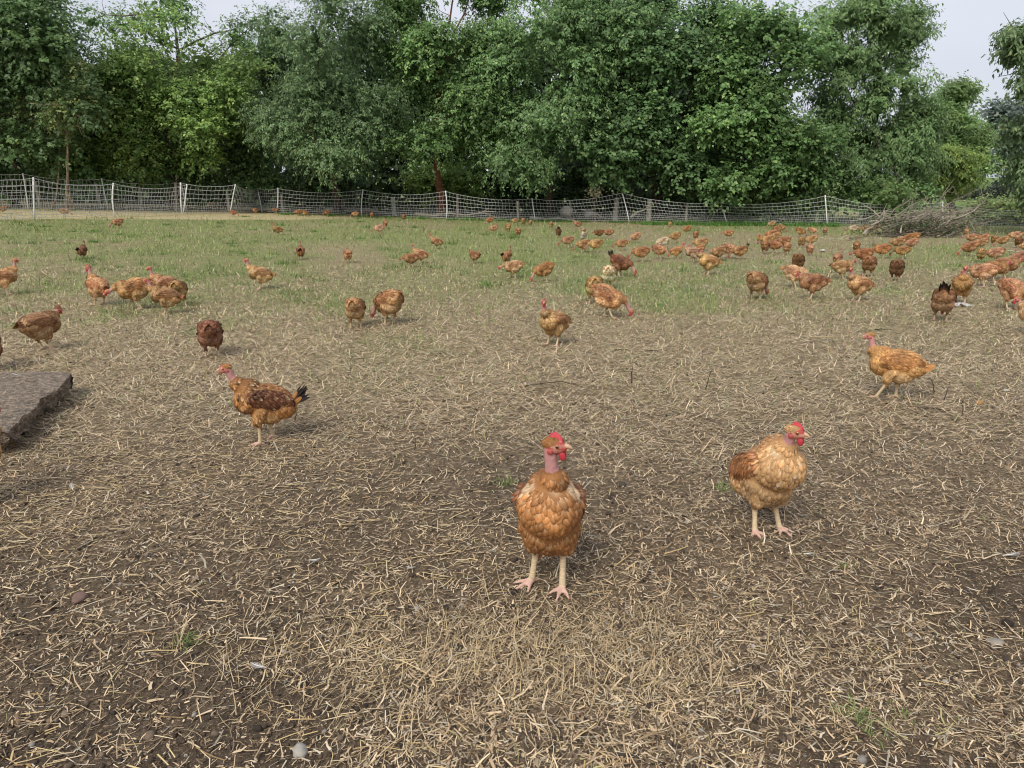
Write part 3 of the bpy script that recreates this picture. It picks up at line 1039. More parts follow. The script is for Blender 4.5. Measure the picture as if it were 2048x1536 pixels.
# ------------------------------------------------------------------ trees
def leaf_cards(P, N, D, L, W, col, fold=.18):
    """pointed leaves folded along the midrib: 4 corners, two triangles"""
    n = len(P)
    X = norm(np.cross(N, D))
    a = P
    b = P + D * (L * .45)[:, None] + X * (W * .5)[:, None] + N * (W * fold)[:, None]
    c = P + D * L[:, None] - N * (L * .10)[:, None]
    d = P + D * (L * .45)[:, None] - X * (W * .5)[:, None] + N * (W * fold)[:, None]
    V = np.stack([a, b, c, d], 1).reshape(-1, 3)
    i = (np.arange(n) * 4)[:, None]
    F = np.concatenate([i + [0, 1, 2], i + [0, 2, 3]])
    C = np.repeat(np.concatenate([col, np.ones((n, 1))], 1), 4, 0)
    return V, F, C


def blobs_in(ells, Y, depth, nb, br, rg):
    """clump centres spread through ellipses given in photograph pixels at distance Y"""
    area = np.array([e[2] * e[3] for e in ells], float)
    out = []
    for k in range(nb):
        e = ells[rg.choice(len(ells), p=area / area.sum())]
        v = rg.normal(size=3); v /= np.linalg.norm(v)
        r = rg.uniform(.35, 1.0) ** .55
        v = v * r
        if v[1] > 0 and rg.random() < .55: v[1] *= -1                  # more clumps on the open side
        yy = Y + v[1] * depth
        c = at(e[0] + v[0] * e[2], e[1] + v[2] * -e[3], yy)
        m = Y / FPX
        out.append((np.array(c), br * m * rg.uniform(.7, 1.3), v))
    return out


def make_tree(name, label, cat, ells, Y, depth, n_leaf, leaf, colour, base=None, trunk_r=.12, nb=26, br=46, droop=.35, seed=1, narrow=.55,
              hue=.25, sparse=1.0, limbs=9, bark=(.10, .075, .055), stems=1, group='trees of the hedgerow behind the fence', lights=.12, spray=9):
    rg = np.random.default_rng(seed)
    bl = blobs_in(ells, Y, depth, nb, br, rg)
    cen = np.mean([b[0] for b in bl], 0)
    leaf = leaf * 1.36; n_leaf = int(n_leaf * 1.4); colour = np.asarray(colour) * np.array([3.15, 2.65, 3.8])
    # sprays: short twigs carrying several leaves
    ns = n_leaf // spray
    bi = rg.integers(0, len(bl), ns)
    C0 = np.array([b[0] for b in bl])[bi]; R0 = np.array([b[1] for b in bl])[bi]
    v = norm(rg.normal(size=(ns, 3)))
    fl = rg.random(ns) < .55
    v[fl, 2] = np.abs(v[fl, 2])
    rad = R0 * rg.uniform(.45, 1.12, ns) * sparse
    S = C0 + v * rad[:, None] * np.array([1.15, 1.0, .85])
    keepz = S[:, 2] > ground_z(S[:, 0], S[:, 1]) + .12
    S, v, bi = S[keepz], v[keepz], bi[keepz]; ns = len(S)
    tw = norm(v + np.array([0, 0, -droop]) + rg.normal(0, .35, (ns, 3)) + .35 * norm(S - cen))
    # leaves along each twig
    j = np.tile(np.arange(spray), ns)
    S2, T2, v2 = np.repeat(S, spray, 0), np.repeat(tw, spray, 0), np.repeat(v, spray, 0)
    tl = leaf * 3.2
    side = np.where(j % 2 == 0, 1.0, -1.0)
    up = norm(np.array([0, -.35, .85]) + .55 * v2 + rg.normal(0, .32, v2.shape))
    X = norm(np.cross(up, T2))
    P = S2 + T2 * (tl * (j / spray - .3))[:, None] + rg.normal(0, leaf * .25, S2.shape)
    D = norm(T2 * .6 + X * side[:, None] * .9 + np.array([0, 0, -droop * .8]) + rg.normal(0, .22, S2.shape))
    N = norm(up - D * np.sum(up * D, 1)[:, None] + rg.normal(0, .18, S2.shape))
    n = len(P)
    L = leaf * rg.uniform(.7, 1.25, n); W = L * narrow * rg.uniform(.85, 1.15, n)
    tb = np.repeat(bi, spray)
    bt = rg.uniform(1 - hue, 1 + hue, len(bl))[tb] * np.repeat(rg.uniform(.82, 1.18, ns), spray) * rg.uniform(.8, 1.2, n)
    col = np.asarray(colour)[None] * bt[:, None]
    yl = rg.random(n) < lights
    col[yl] = col[yl] * np.array([1.9, 1.55, 1.5])
    # larger leaves deep inside the clumps, inner shade painted in by darker colour
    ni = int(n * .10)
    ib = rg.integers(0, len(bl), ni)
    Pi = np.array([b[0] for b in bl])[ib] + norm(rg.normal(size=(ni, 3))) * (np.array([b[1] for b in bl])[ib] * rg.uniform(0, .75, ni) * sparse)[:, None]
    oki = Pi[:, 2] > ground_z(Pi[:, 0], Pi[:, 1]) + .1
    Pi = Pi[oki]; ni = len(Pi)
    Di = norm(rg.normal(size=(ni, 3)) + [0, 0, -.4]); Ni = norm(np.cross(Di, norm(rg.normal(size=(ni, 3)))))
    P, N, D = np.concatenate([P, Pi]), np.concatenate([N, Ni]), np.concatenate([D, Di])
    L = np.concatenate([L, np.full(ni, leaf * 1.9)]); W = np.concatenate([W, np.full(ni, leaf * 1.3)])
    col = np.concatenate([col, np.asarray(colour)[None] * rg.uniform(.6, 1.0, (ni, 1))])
    # root
    zb = lambda x, y: float(ground_z(x, y))
    if base is None: base = (cen[0], cen[1] + depth * .1)
    root = bpy.data.objects.new(name, None); COL.objects.link(root)
    root.location = (base[0], base[1], zb(*base))
    tag(root, label, cat, group)
    o0 = np.array(root.location)
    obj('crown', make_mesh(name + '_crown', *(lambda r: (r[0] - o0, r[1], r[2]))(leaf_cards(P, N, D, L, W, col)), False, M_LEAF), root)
    # trunk with limbs growing to the clumps
    top = cen + np.array([0, 0, .15 * (max(b[0][2] for b in bl) - cen[2])])
    for s in range(stems):
        g = Geo()
        off = np.array([rg.normal(0, .35), rg.normal(0, .25), 0]) if s else np.zeros(3)
        b0 = o0 + off + [0, 0, -.1]
        tp = top + rg.normal(0, .35, 3) * (1 if s else .4)
        k = 8
        tt = np.linspace(0, 1, k)[:, None]
        pts = b0 * (1 - tt) + tp * tt + np.sin(tt * math.pi) * rg.normal(0, .18, 3) * [1, 1, 0] + rg.normal(0, .03, (k, 3))
        rr = trunk_r * (1 if s == 0 else .65) * (1 - .72 * tt[:, 0]); rr[0] *= 1.35
        V, F = tube(pts, rr, 9); g.add(V - o0, F, bark)
        obj('trunk', g.mesh(name + '_trunk', M_BARK), root)
        if s == 0: tp0 = pts
    for i in rg.choice(len(bl), min(limbs, len(bl)), replace=False):
        g = Geo()
        s0 = tp0[rg.integers(3, 8)]
        e = bl[i][0]
        tt = np.linspace(0, 1, 6)[:, None]
        pts = s0 * (1 - tt) + e * tt + np.sin(tt * math.pi) * np.array([0, 0, .25]) + rg.normal(0, .05, (6, 3))
        V, F = tube(pts, trunk_r * .42 * (1 - .8 * tt[:, 0]), 6); g.add(V - o0, F, bark)
        for q in range(3):                                             # twigs
            a = pts[rg.integers(2, 6)]
            d = norm(rg.normal(size=3) + np.array([0, -.6, .2]))
            V, F = tube([a, a + d * .45, a + d * .9 + rg.normal(0, .12, 3)], [.014, .010, .004], 4); g.add(V - o0, F, np.array(bark) * 1.5)
        obj('limb', g.mesh(name + '_limb', M_BARK), root)
    return root


G_DARK, G_MID, G_BRIGHT, G_GREY = (.042, .085, .022), (.056, .115, .028), (.068, .128, .026), (.054, .103, .031)
make_tree('tree', 'tall dark green tree at the left end of the hedgerow', 'tree',
          [(30, 40, 150, 170), (60, 220, 150, 130), (-110, 150, 150, 260)], 25.5, 2.2, 34000, .095, G_DARK, (-18.2, 27.0), nb=40, droop=.3, seed=1, narrow=.72, stems=3, trunk_r=.09)
make_tree('tree', 'bright yellow-green tree in the left part of the hedgerow', 'tree',
          [(300, 165, 130, 115), (440, 185, 105, 110), (215, 250, 90, 110), (370, 270, 150, 80)], 28.0, 2.0, 36000, .085, G_BRIGHT, (-13.2, 29.2), nb=44, droop=.2, seed=2, narrow=.62, stems=3, trunk_r=.08, lights=.2)
make_tree('tree', 'thin open-topped tree showing above the bright yellow-green tree', 'tree',
          [(315, 30, 85, 40), (500, 60, 60, 50), (190, 50, 40, 40)], 33.0, 1.5, 3000, .10, G_MID, (-15.5, 33.5), nb=22, br=28, droop=.25, seed=3, narrow=.5, limbs=14, stems=1)
make_tree('tree', 'grey-green fine-leaved tree left of the hedgerow centre', 'tree',
          [(650, 80, 120, 150), (600, 235, 85, 85), (700, 240, 100, 90), (560, 290, 40, 50), (640, 320, 90, 40)], 27.8, 2.2, 50000, .072, G_GREY, (-7.0, 29.6), nb=48, br=42, droop=.65, seed=4, narrow=.42, trunk_r=.16, lights=.16)
make_tree('tree', 'tall green tree with reddish trunk in the middle of the hedgerow', 'tree',
          [(880, 60, 150, 170), (830, 220, 90, 90), (930, 190, 120, 110), (830, 300, 60, 40)], 29.0, 2.3, 46000, .078, G_MID, (-2.75, 29.2), nb=46, droop=.5, seed=5, narrow=.6, trunk_r=.17, bark=(.17, .075, .045), lights=.2)
make_tree('tree', 'green tree drooping to the ground right of the reddish trunk', 'tree',
          [(1090, 110, 130, 150), (1060, 270, 60, 85), (1040, 345, 62, 60), (1190, 80, 110, 120), (1150, 220, 60, 70)], 28.0, 2.0, 46000, .078, (.062, .125, .034), (1.6, 29.8), nb=46, droop=.7, seed=6, narrow=.58, trunk_r=.14, lights=.18)
make_tree('tree', 'broad dark big-leaved tree right of the hedgerow centre', 'tree',
          [(1320, 110, 140, 130), (1330, 250, 130, 90), (1230, 270, 70, 90), (1400, 310, 100, 70)], 28.6, 2.2, 36000, .105, (.046, .095, .026), (6.0, 30.3), nb=46, droop=.3, seed=7, narrow=.74, trunk_r=.13, stems=2)
make_tree('tree', 'rounded mid-green tree beside the sky gap right of centre', 'tree',
          [(1530, 140, 110, 115), (1500, 270, 120, 95), (1590, 280, 80, 100), (1540, 350, 120, 45)], 27.6, 2.2, 38000, .10, (.052, .108, .026), (10.0, 29.2), nb=46, droop=.3, seed=8, narrow=.7, trunk_r=.1, stems=3, lights=.16)
make_tree('tree', 'tall tree with drooping narrow leaves and sky showing through', 'tree',
          [(1740, 80, 120, 100), (1800, 200, 80, 110), (1680, 150, 60, 60), (1650, 250, 40, 90), (1725, 250, 50, 60), (1740, 335, 130, 50), (1840, 290, 50, 80)], 29.0, 1.8, 36000, .105, (.058, .112, .030), (14.6, 30.0), nb=60, br=36, droop=.75, seed=9, narrow=.34, trunk_r=.13, limbs=18, bark=(.06, .045, .038), lights=.12)
make_tree('tree', 'lighter green tree farther off beyond the narrow-leaved tree', 'tree',
          [(1885, 215, 50, 45), (1905, 270, 60, 60), (1930, 310, 40, 55)], 48.0, 3.0, 14000, .16, (.066, .125, .030), (29.5, 49.0), nb=22, br=30, droop=.2, seed=10, narrow=.6, trunk_r=.2)
make_tree('tree', 'yellow-green weeping bush at the right end of the hedgerow', 'tree',
          [(1905, 345, 55, 45), (1875, 370, 40, 30)], 31.0, 1.2, 9000, .085, (.066, .118, .022), (19.3, 31.6), nb=16, br=24, droop=.9, seed=11, narrow=.4, trunk_r=.06, lights=.3)
make_tree('tree', 'distant dark tree tinted haze-blue beyond the meadow at far right', 'tree',
          [(2030, 270, 75, 75), (1990, 330, 40, 40), (2100, 300, 100, 100)], 105.0, 6.0, 11000, .40, (.055, .085, .050), (74, 108), nb=22, br=30, droop=.1, seed=12, narrow=.7, trunk_r=.35)  # blue of the distance haze is mixed into this leaf colour
make_tree('tree', 'drooping tree hanging into the picture at the right edge', 'tree',
          [(2085, 110, 75, 75), (2090, 200, 80, 60), (2075, 300, 70, 60), (2055, 375, 60, 38), (2160, 200, 100, 200)], 21.0, 1.6, 17000, .105, (.048, .088, .026), (17.8, 21.6), nb=34, br=30, droop=.85, seed=13, narrow=.34, trunk_r=.14, limbs=14, bark=(.07, .055, .045))
make_tree('sapling', 'slim pale-stemmed sapling with thin foliage under the leftmost dark tree', 'tree',
          [(95, 210, 50, 40), (140, 180, 40, 60)], 24.6, .6, 2600, .08, (.085, .13, .035), (-15.4, 25.2), nb=10, br=26, droop=.3, seed=14, trunk_r=.05, stems=3, bark=(.30, .235, .17), limbs=4)
# understorey bushes along the fence
for i, (lab, e, Y, nl, lf, colr, bx) in enumerate((
        ('dense dark bush behind the fence at the left edge', [(40, 320, 110, 60), (-60, 330, 90, 80)], 26.6, 10000, .095, G_DARK, (-18.0, 27.6)),
        ('leafy green bush beneath the bright yellow-green tree', [(230, 320, 110, 55)], 28.0, 9000, .09, (.05, .105, .022), (-15.4, 28.6)),
        ('dark green bush between bright yellow-green and grey-green trees', [(400, 335, 120, 45), (500, 330, 60, 60)], 29.4, 10000, .085, G_DARK, (-11.6, 30.2)),
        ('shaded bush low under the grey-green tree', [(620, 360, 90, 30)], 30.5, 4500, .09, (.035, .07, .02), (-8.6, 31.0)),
        ('low bush behind the reddish trunk', [(900, 365, 80, 28)], 32.5, 4500, .09, (.09, .16, .03), (-2.6, 33.0)),
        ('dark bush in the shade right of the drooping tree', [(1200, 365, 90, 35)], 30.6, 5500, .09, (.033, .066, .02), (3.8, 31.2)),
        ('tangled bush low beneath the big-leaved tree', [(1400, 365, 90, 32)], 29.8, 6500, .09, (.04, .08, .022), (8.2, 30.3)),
        ('bramble bush behind the fence below the rounded mid-green tree', [(1560, 400, 90, 26)], 28.0, 6500, .08, (.06, .11, .028), (10.8, 28.6)),
        ('bramble bush low beneath the narrow-leaved tree', [(1760, 395, 100, 26)], 28.4, 6500, .085, (.055, .11, .028), (14.9, 29.0)),
        ('tall weedy sapling growing behind the brush pile', [(1790, 405, 30, 28)], 26.8, 1300, .08, (.055, .105, .026), (14.6, 26.9)),
        ('scrubby bush at the right edge behind the brush pile', [(2000, 435, 70, 22), (2060, 425, 60, 30)], 27.0, 6500, .075, (.09, .14, .04), (19.4, 27.4)))):
    make_tree('bush', lab, 'bush', e, Y, .9, nl, lf, colr, bx, nb=18, br=30, droop=.3, seed=40 + i, narrow=.62, trunk_r=.03, limbs=5, stems=2, group='bushes behind the fence')

# dark wood behind the hedgerow, read as one mass
rg = np.random.default_rng(77)
n = 75000
pxs, pys = rg.uniform(-500, 1640, n), 425 - 400 * rg.random(n)
Ys = rg.uniform(33.5, 37, n)
u = (pxs - 1024) / FPX; v = (768 - pys) / FPX
tt = Ys / (CP + v * SP)
P = np.stack([u * tt, Ys, CAM_H + (-SP + v * CP) * tt], 1)
lim = 50 + 60 * vnoise(pxs / 90, pxs * 0, 5) + np.where(pxs > 1450, (pxs - 1450) * 1.3, 0) + np.where((pxs > 150) & (pxs < 520), 40, 0)
P = P[pys > lim]; n = len(P)
D = norm(rg.normal(size=(n, 3)) + [0, 0, -.4]); N = norm(np.cross(D, norm(rg.normal(size=(n, 3)))))
col = np.array([[.075, .125, .052]]) * rg.uniform(.6, 1.4, (n, 1))
o = obj('woodland', make_mesh('woodland', *leaf_cards(P, N, D, rg.uniform(.30, .46, n), rg.uniform(.20, .30, n), col), False, M_LEAF))
tag(o, 'dark mass of leaves deeper in the wood behind the hedgerow', 'woodland', None, 'stuff')
# far hedge across the meadow
n = 9000
P = np.stack([rg.uniform(38, 90, n), rg.uniform(66, 69, n), np.zeros(n)], 1)
P[:, 2] = ground_z(P[:, 0], P[:, 1]) + rg.random(n) * 1.1
D = norm(rg.normal(size=(n, 3))); N = norm(np.cross(D, norm(rg.normal(size=(n, 3)))))
o = obj('hedge', make_mesh('hedge', *leaf_cards(P, N, D, rg.uniform(.2, .4, n), rg.uniform(.15, .25, n), np.array([[.055, .062, .05]]) * rg.uniform(.6, 1.4, (n, 1))), False, M_LEAF))
tag(o, 'low dark hedge across the far meadow at right', 'hedge')
# ------------------------------------------------------------------ concrete slab
def make_slab():
    g = Geo()
    ns, ntp, nh = 64, 34, 7
    A, B = np.array([-2.34, 3.10]), np.array([-2.69, 4.20])           # exposed edge, near and far corner
    Lv = np.array([-2.6, .06])
    thick, lift = .128, .022
    S, T = np.linspace(0, 1, ns), np.linspace(0, 1, ntp) ** 1.6
    nzv = lambda a, b, s: fbm(np.array([a]), np.array([b]), s, 3)[0] - .5
    top = np.zeros((ns, ntp, 3))
    for i, s in enumerate(S):
        e = A * (1 - s) + B * s
        chip = .05 * nzv(s * 9, 1.3, 3) + .025 * nzv(s * 40, 2.3, 4)
        for j, tt in enumerate(T):
            q = e + Lv * tt + np.array([1, .3]) * chip * (1 - tt) ** 8
            if i in (0, ns - 1): q = q + np.array([0, .03 * nzv(tt * 20, 4.1, 6)])
            zz = thick + .012 * nzv(q[0] * 12, q[1] * 12, 5) + .016 * nzv(q[0] * 2.5, q[1] * 2.5, 7) - .022 * math.exp(-tt * 60) * (.5 + nzv(s * 30, 7, 8))
            top[i, j] = (q[0], q[1], zz)
    V = [top.reshape(-1, 3)]
    idx = np.arange(ns * ntp).reshape(ns, ntp)
    F = [np.stack([idx[:-1, :-1], idx[1:, :-1], idx[1:, 1:], idx[:-1, 1:]], -1).reshape(-1, 4)]
    n0 = ns * ntp

    def skirt(line, out, und):
        nonlocal n0
        k = len(line)
        rowsv = [line]
        for h in range(1, nh):
            f = h / (nh - 1)
            r = line.copy()
            d = np.array([nzv(i * .35 + h * 3, f * 7 + und, 9) for i in range(k)]) * .05 + np.array([nzv(i * 1.3, f * 19 + und, 12) for i in range(k)]) * .03
            r[:, 0] += out[0] * (d - und * f); r[:, 1] += out[1] * (d - und * f)
            r[:, 2] = line[:, 2] * (1 - f) + lift * f
            rowsv.append(r)
        V.append(np.concatenate(rowsv))
        ii = n0 + np.arange(nh * k).reshape(nh, k)
        F.append(np.stack([ii[:-1, :-1], ii[1:, :-1], ii[1:, 1:], ii[:-1, 1:]], -1).reshape(-1, 4))
        n0 += nh * k
    skirt(top[:, 0].copy(), (1, .3), .03)
    skirt(top[0, ::-1].copy(), (0, -1), .05)
    skirt(top[-1].copy(), (0, 1), .0)
    V = np.concatenate(V)
    n1 = fbm(V[:, 0] * 30, V[:, 1] * 30 + V[:, 2] * 40, 15, 3)[:, None]
    c = np.array([.175, .136, .100]) * (.55 + .9 * n1)
    return make_mesh('concrete_slab', V, F, np.concatenate([c, np.ones((len(c), 1))], 1), False, M_SLAB)


M_SLAB, t, p = new_mat('rough_concrete')
a = t.nodes.new('ShaderNodeAttribute'); a.attribute_name = 'Col'
tc = t.nodes.new('ShaderNodeTexCoord')
n1 = t.nodes.new('ShaderNodeTexNoise'); n1.inputs['Scale'].default_value = 45; n1.inputs['Detail'].default_value = 6
n2 = t.nodes.new('ShaderNodeTexVoronoi'); n2.inputs['Scale'].default_value = 95
t.links.new(tc.outputs['Object'], n1.inputs['Vector']); t.links.new(tc.outputs['Object'], n2.inputs['Vector'])
mr = t.nodes.new('ShaderNodeMapRange'); mr.inputs[1].default_value = .3; mr.inputs[2].default_value = .7; mr.inputs[3].default_value = .4; mr.inputs[4].default_value = 1.8
t.links.new(n1.outputs['Fac'], mr.inputs[0])
hs = t.nodes.new('ShaderNodeHueSaturation'); t.links.new(mr.outputs[0], hs.inputs['Value']); t.links.new(a.outputs['Color'], hs.inputs['Color'])
t.links.new(hs.outputs['Color'], p.inputs['Base Color'])
b1 = t.nodes.new('ShaderNodeBump'); b1.inputs['Strength'].default_value = 1; b1.inputs['Distance'].default_value = .012
b2 = t.nodes.new('ShaderNodeBump'); b2.inputs['Strength'].default_value = .8; b2.inputs['Distance'].default_value = .008
t.links.new(n1.outputs['Fac'], b1.inputs['Height']); t.links.new(n2.outputs['Distance'], b2.inputs['Height'])
t.links.new(b1.outputs['Normal'], b2.inputs['Normal']); t.links.new(b2.outputs['Normal'], p.inputs['Normal'])
p.inputs['Roughness'].default_value = .95
slab = obj('concrete_slab', make_slab())
tag(slab, 'rough weathered concrete slab lying on the earth at the left edge', 'slab')

# ------------------------------------------------------------------ electric net fences
def net_panel(a0, a1, b0, b1, sag, seed, origin):
    """netting between two posts: a = foot, top of the first; b = of the second"""
    rg = np.random.default_rng(seed)
    g = Geo()
    W = (.60, .61, .58)
    ln = np.linalg.norm(np.array(b0) - np.array(a0))

    def pt(u, h):
        lo = lerp(a0, b0, u); hi = lerp(a1, b1, u)
        lo[2] = float(ground_z(lo[0], lo[1])) + .03
        s = 4 * u * (1 - u) * sag
        q = lerp(lo, hi, h)
        q[2] -= s * h ** 1.3
        return q
    for h in (.02, .10, .18, .27, .38, .52, .68, .84, 1.0):
        us = np.linspace(0, 1, 15)
        pts = np.array([pt(u, h) for u in us]) + rg.normal(0, .006, (15, 3))
        V, F = tube(pts, np.full(15, .0058 if h < .5 else .0078), 3, False)
        g.add(V - origin, F, W)
    nv = int(ln / .13)
    for i in range(1, nv * 2):
        full = i % 2 == 0
        u = i / (nv * 2)
        hs_ = np.linspace(.02, 1.0 if full else .38, 7 if full else 3)
        ph = rg.uniform(0, 6.28); am = .022
        pts = []
        for k, h in enumerate(hs_):
            q = pt(min(max(u + (am * math.sin(ph + h * 11) + (.03 * h if full else 0)) / ln, 0), 1), h)
            pts.append(q)
        V, F = tube(pts, np.full(len(pts), .0046), 3, False)
        g.add(V - origin, F, W)
    return g.mesh('net_panel', M_NET, False)


def fence(spots, label, seed):
    feet, tops = [], []
    for (pb, yb, ptx, pty, Y) in spots:
        f = at(pb, yb, Y); f.z = float(ground_z(f.x, f.y)) - .03
        tp = at(ptx, pty, Y)
        feet.append(np.array(f)); tops.append(np.array(tp))
    root = bpy.data.objects.new('net_fence', None); COL.objects.link(root)
    o0 = feet[0]
    root.location = o0
    tag(root, label, 'fence', 'white electric net fences')
    for i, (f, tp) in enumerate(zip(feet, tops)):
        g = Geo()
        k = 5
        tt = np.linspace(0, 1, k)[:, None]
        bow = np.array([RNG.normal(0, .02), 0, 0])
        V, F = tube(f * (1 - tt) + (tp + [0, 0, .03]) * tt + np.sin(tt * math.pi) * bow, np.full(k, .021), 8)
        g.add(V - o0, F, (.78, .78, .75))
        V, F = tube([f * .06 + tp * .94, f * .03 + tp * .97 + [0, 0, .0]], [.026, .026], 8); g.add(V - o0, F, (.66, .66, .62))
        obj('post', g.mesh('fence_post', M_NET), root)
    for i in range(len(feet) - 1):
        ln = np.linalg.norm(feet[i + 1] - feet[i])
        obj('net_panel', net_panel(feet[i], tops[i], feet[i + 1], tops[i + 1], min(.042 * ln, .20), seed + i, o0), root)


fence([(-150, 448, -150, 340, 16.8), (68, 437, 67, 357, 19.5), (230, 435, 227, 368, 22.0), (366, 432, 374, 370, 25.0)], 'white net fence with three posts around the straw-coloured field at left', 100)
fence([(-60, 396, -70, 342, 25.0), (53, 398, 46, 348, 25.6), (214, 404, 203, 358, 26.8), (372, 414, 362, 366, 28.0)], 'rear white net fence running just before the bushes at left', 120)
fence([(364, 432, 361, 367, 25.2), (460, 430, 471, 370, 26.5), (524, 420, 515, 377, 29.0), (553, 430, 556, 377, 28.0), (723, 434, 726, 380, 28.3), (893, 440, 891, 383, 27.4),
       (1071, 440, 1064, 398, 27.6), (1259, 441, 1244, 386, 27.6), (1454, 448, 1441, 406, 27.0), (1655, 452, 1650, 392, 26.0), (1886, 452, 1885, 405, 27.0), (2150, 486, 2150, 412, 22.0)],
      'long white net fence crossing the paddock before the hedgerow', 140)

# ------------------------------------------------------------------ old wooden posts behind the nets
WP = [(78, 398, 362, 26, 'first'), (199, 404, 366, 27, ''), (282, 406, 372, 27.6, ''), (350, 402, 365, 27.5, ''), (458, 418, 381, 28.5, ''), (566, 422, 388, 29, ''), (688, 420, 397, 30, ''),
      (789, 424, 394, 29.5, ''), (915, 428, 390, 29, ''), (1037, 432, 402, 29, ''), (1140, 432, 402, 29.4, ''), (1230, 438, 395, 28.6, ''), (1297, 440, 398, 28.4, ''), (1372, 442, 408, 28.2, ''),
      (1632, 450, 424, 27.2, ''), (1745, 448, 428, 28, '')]
WL = ['grey wooden post behind the nets, leftmost of the row', 'brown wooden post behind the nets, second from the left edge', 'slim grey wooden post behind the nets, third from the left edge',
      'tall brown wooden post just left of the fence corner', 'grey wooden post behind the slack net right of the fence corner', 'pale wooden post just right of the paired fence posts',
      'short dark-based wooden post left of a white fence post', 'thick pale wooden post behind the net under the grey-green tree', 'pale wooden post just right of the fence post by the reddish trunk',
      'slanting grey wooden post under the drooping tree', 'thin wooden post behind a pale heap at mid fence', 'thick mossy wooden post left of the leaning fence post',
      'thick wooden post propped by a slanting rail', 'grey wooden post beneath the broad dark tree', 'pale split wooden post left of the tall white fence post', 'short broad pale post behind the brush pile']
for (px, pb, ptop, Y, _), lab in zip(WP, WL):
    f = at(px, pb, Y); f.z = float(ground_z(f.x, f.y))
    h = max(at(px, ptop, Y).z - f.z, .35)
    rr = {789: .10, 1230: .11, 1297: .11, 1745: .13, 199: .075}.get(px, .06)
    g = Geo()
    k = 6; tt = np.linspace(0, 1, k)[:, None]
    lean = np.array([RNG.normal(0, .05), RNG.normal(0, .03), 0])
    V, F = tube(np.array([0, 0, -.1]) * (1 - tt) + (np.array([0, 0, h]) + lean * h) * tt, rr * (1 - .15 * tt[:, 0]) * RNG.uniform(.92, 1.08, k), 8)
    g.add(V, F, lerp((.34, .29, .24), (.46, .44, .38), random.random()))
    tag(obj('wooden_post', g.mesh('wooden_post', M_WOOD), None, f), lab, 'post', 'old wooden fence posts behind the nets')


def branch_geo(g, a, b, r, col, seed, bow=.15, twigs=0, sub=6):
    rg = np.random.default_rng(seed)
    a, b = np.array(a, float), np.array(b, float)
    ln = np.linalg.norm(b - a)
    tt = np.linspace(0, 1, sub)[:, None]
    pts = a * (1 - tt) + b * tt + np.sin(tt * math.pi) * rg.normal(0, bow * ln * .5, 3) + rg.normal(0, .025 * ln, (sub, 3)) * np.minimum(tt * 4, 1)
    V, F = tube(pts, r * (1 - .7 * tt[:, 0]), 6); g.add(V, F, np.array(col) * rg.uniform(.8, 1.2))
    for q in range(twigs):
        i = rg.integers(1, sub)
        d = norm((b - a) / ln + rg.normal(0, .8, 3))
        e = pts[i] + d * ln * rg.uniform(.15, .4)
        V, F = tube([pts[i], lerp(pts[i], e, .5) + rg.normal(0, .03 * ln, 3), e], [r * .4, r * .3, r * .1], 5); g.add(V, F, np.array(col) * rg.uniform(.8, 1.3))
    return pts


# rail, logs and debris lying under the hedgerow
for (p0, p1, Y, r, col, lab) in (((1262, 434), (1300, 412), 28.0, .05, (.40, .36, .28), 'slanting pale rail propping the thick wooden post'),
                                 ((650, 420), (790, 424), 29.6, .10, (.36, .33, .27), 'long pale log lying behind the net left of centre'),
                                 ((1060, 436), (1220, 438), 28.4, .07, (.42, .39, .32), 'straight pale log lying along the foot of the net'),
                                 ((830, 428), (1000, 432), 28.8, .07, (.36, .31, .23), 'bark-stripped log behind the net below the reddish trunk'),
                                 ((1165, 420), (1215, 436), 29.2, .06, (.45, .42, .36), 'short broken log tilted against the log pile')):
    g = Geo()
    a0 = at(*p0, Y); b0 = at(*p1, Y + .1)
    for q in (a0, b0): q.z = max(q.z, float(ground_z(q.x, q.y)) + r)
    branch_geo(g, np.zeros(3), np.array(b0 - a0), r, col, int(p0[0]), .04, 2)
    tag(obj('log', g.mesh('log', M_WOOD), None, a0), lab, 'log', 'logs lying under the hedgerow')


def rock(loc, r, col, seed, name, label, cat, mat=None, flat=.7):
    rg = np.random.default_rng(seed)
    V, F = sphere((0, 0, 0), (1, 1, 1), 14, 9)
    d = 1 + .35 * (fbm(V[:, 0] * 1.6 + seed, V[:, 1] * 1.6 + V[:, 2] * 1.9, seed, 3) - .5) * 2
    V = V * d[:, None] * np.array([1, rg.uniform(.6, .9), flat]) * r
    o = obj(name, make_mesh(name, V, F, np.tile([*col, 1], (len(V), 1)), False, mat or M_STONE), None, loc)
    o.rotation_euler = (0, 0, rg.uniform(0, 6.28))
    return tag(o, label, cat)


def g_at(px, py, dz=0.0):
    q = on_ground(px, py); q.z = float(near_z(np.array([q.x]), np.array([q.y]))[0]) + dz
    return q


rock(at(1133, 430, 28.8) + Vector((0, 0, .12)), .30, (.48, .44, .38), 5, 'stone', 'pale humped stone heap behind the net at mid fence', 'stone')
rock(at(1177, 428, 29.4), .24, (.52, .50, .46), 6, 'stone', 'whitish stone between the logs behind the net', 'stone')
rock(g_at(600, 1503, .006), .020, (.33, .31, .27), 7, 'stone', 'pale grey stone in the earth at the bottom edge', 'stone')
rock(g_at(1990, 1283, .004), .024, (.25, .225, .19), 8, 'stone', 'flat greyish stone in the litter at lower right', 'stone', None, .35)
rock(g_at(160, 1197, .006), .026, (.17, .11, .09), 9, 'stone', 'reddish brown clod among straws at lower left', 'stone', None, .5)
rock(g_at(1245, 970, .006), .018, (.07, .06, .05), 10, 'clod', 'small dark clod between the two nearest chickens', 'clod')
rock(g_at(1960, 806, .01), .024, (.33, .20, .09), 11, 'clod', 'rust-brown clod below the walking golden chicken', 'clod')
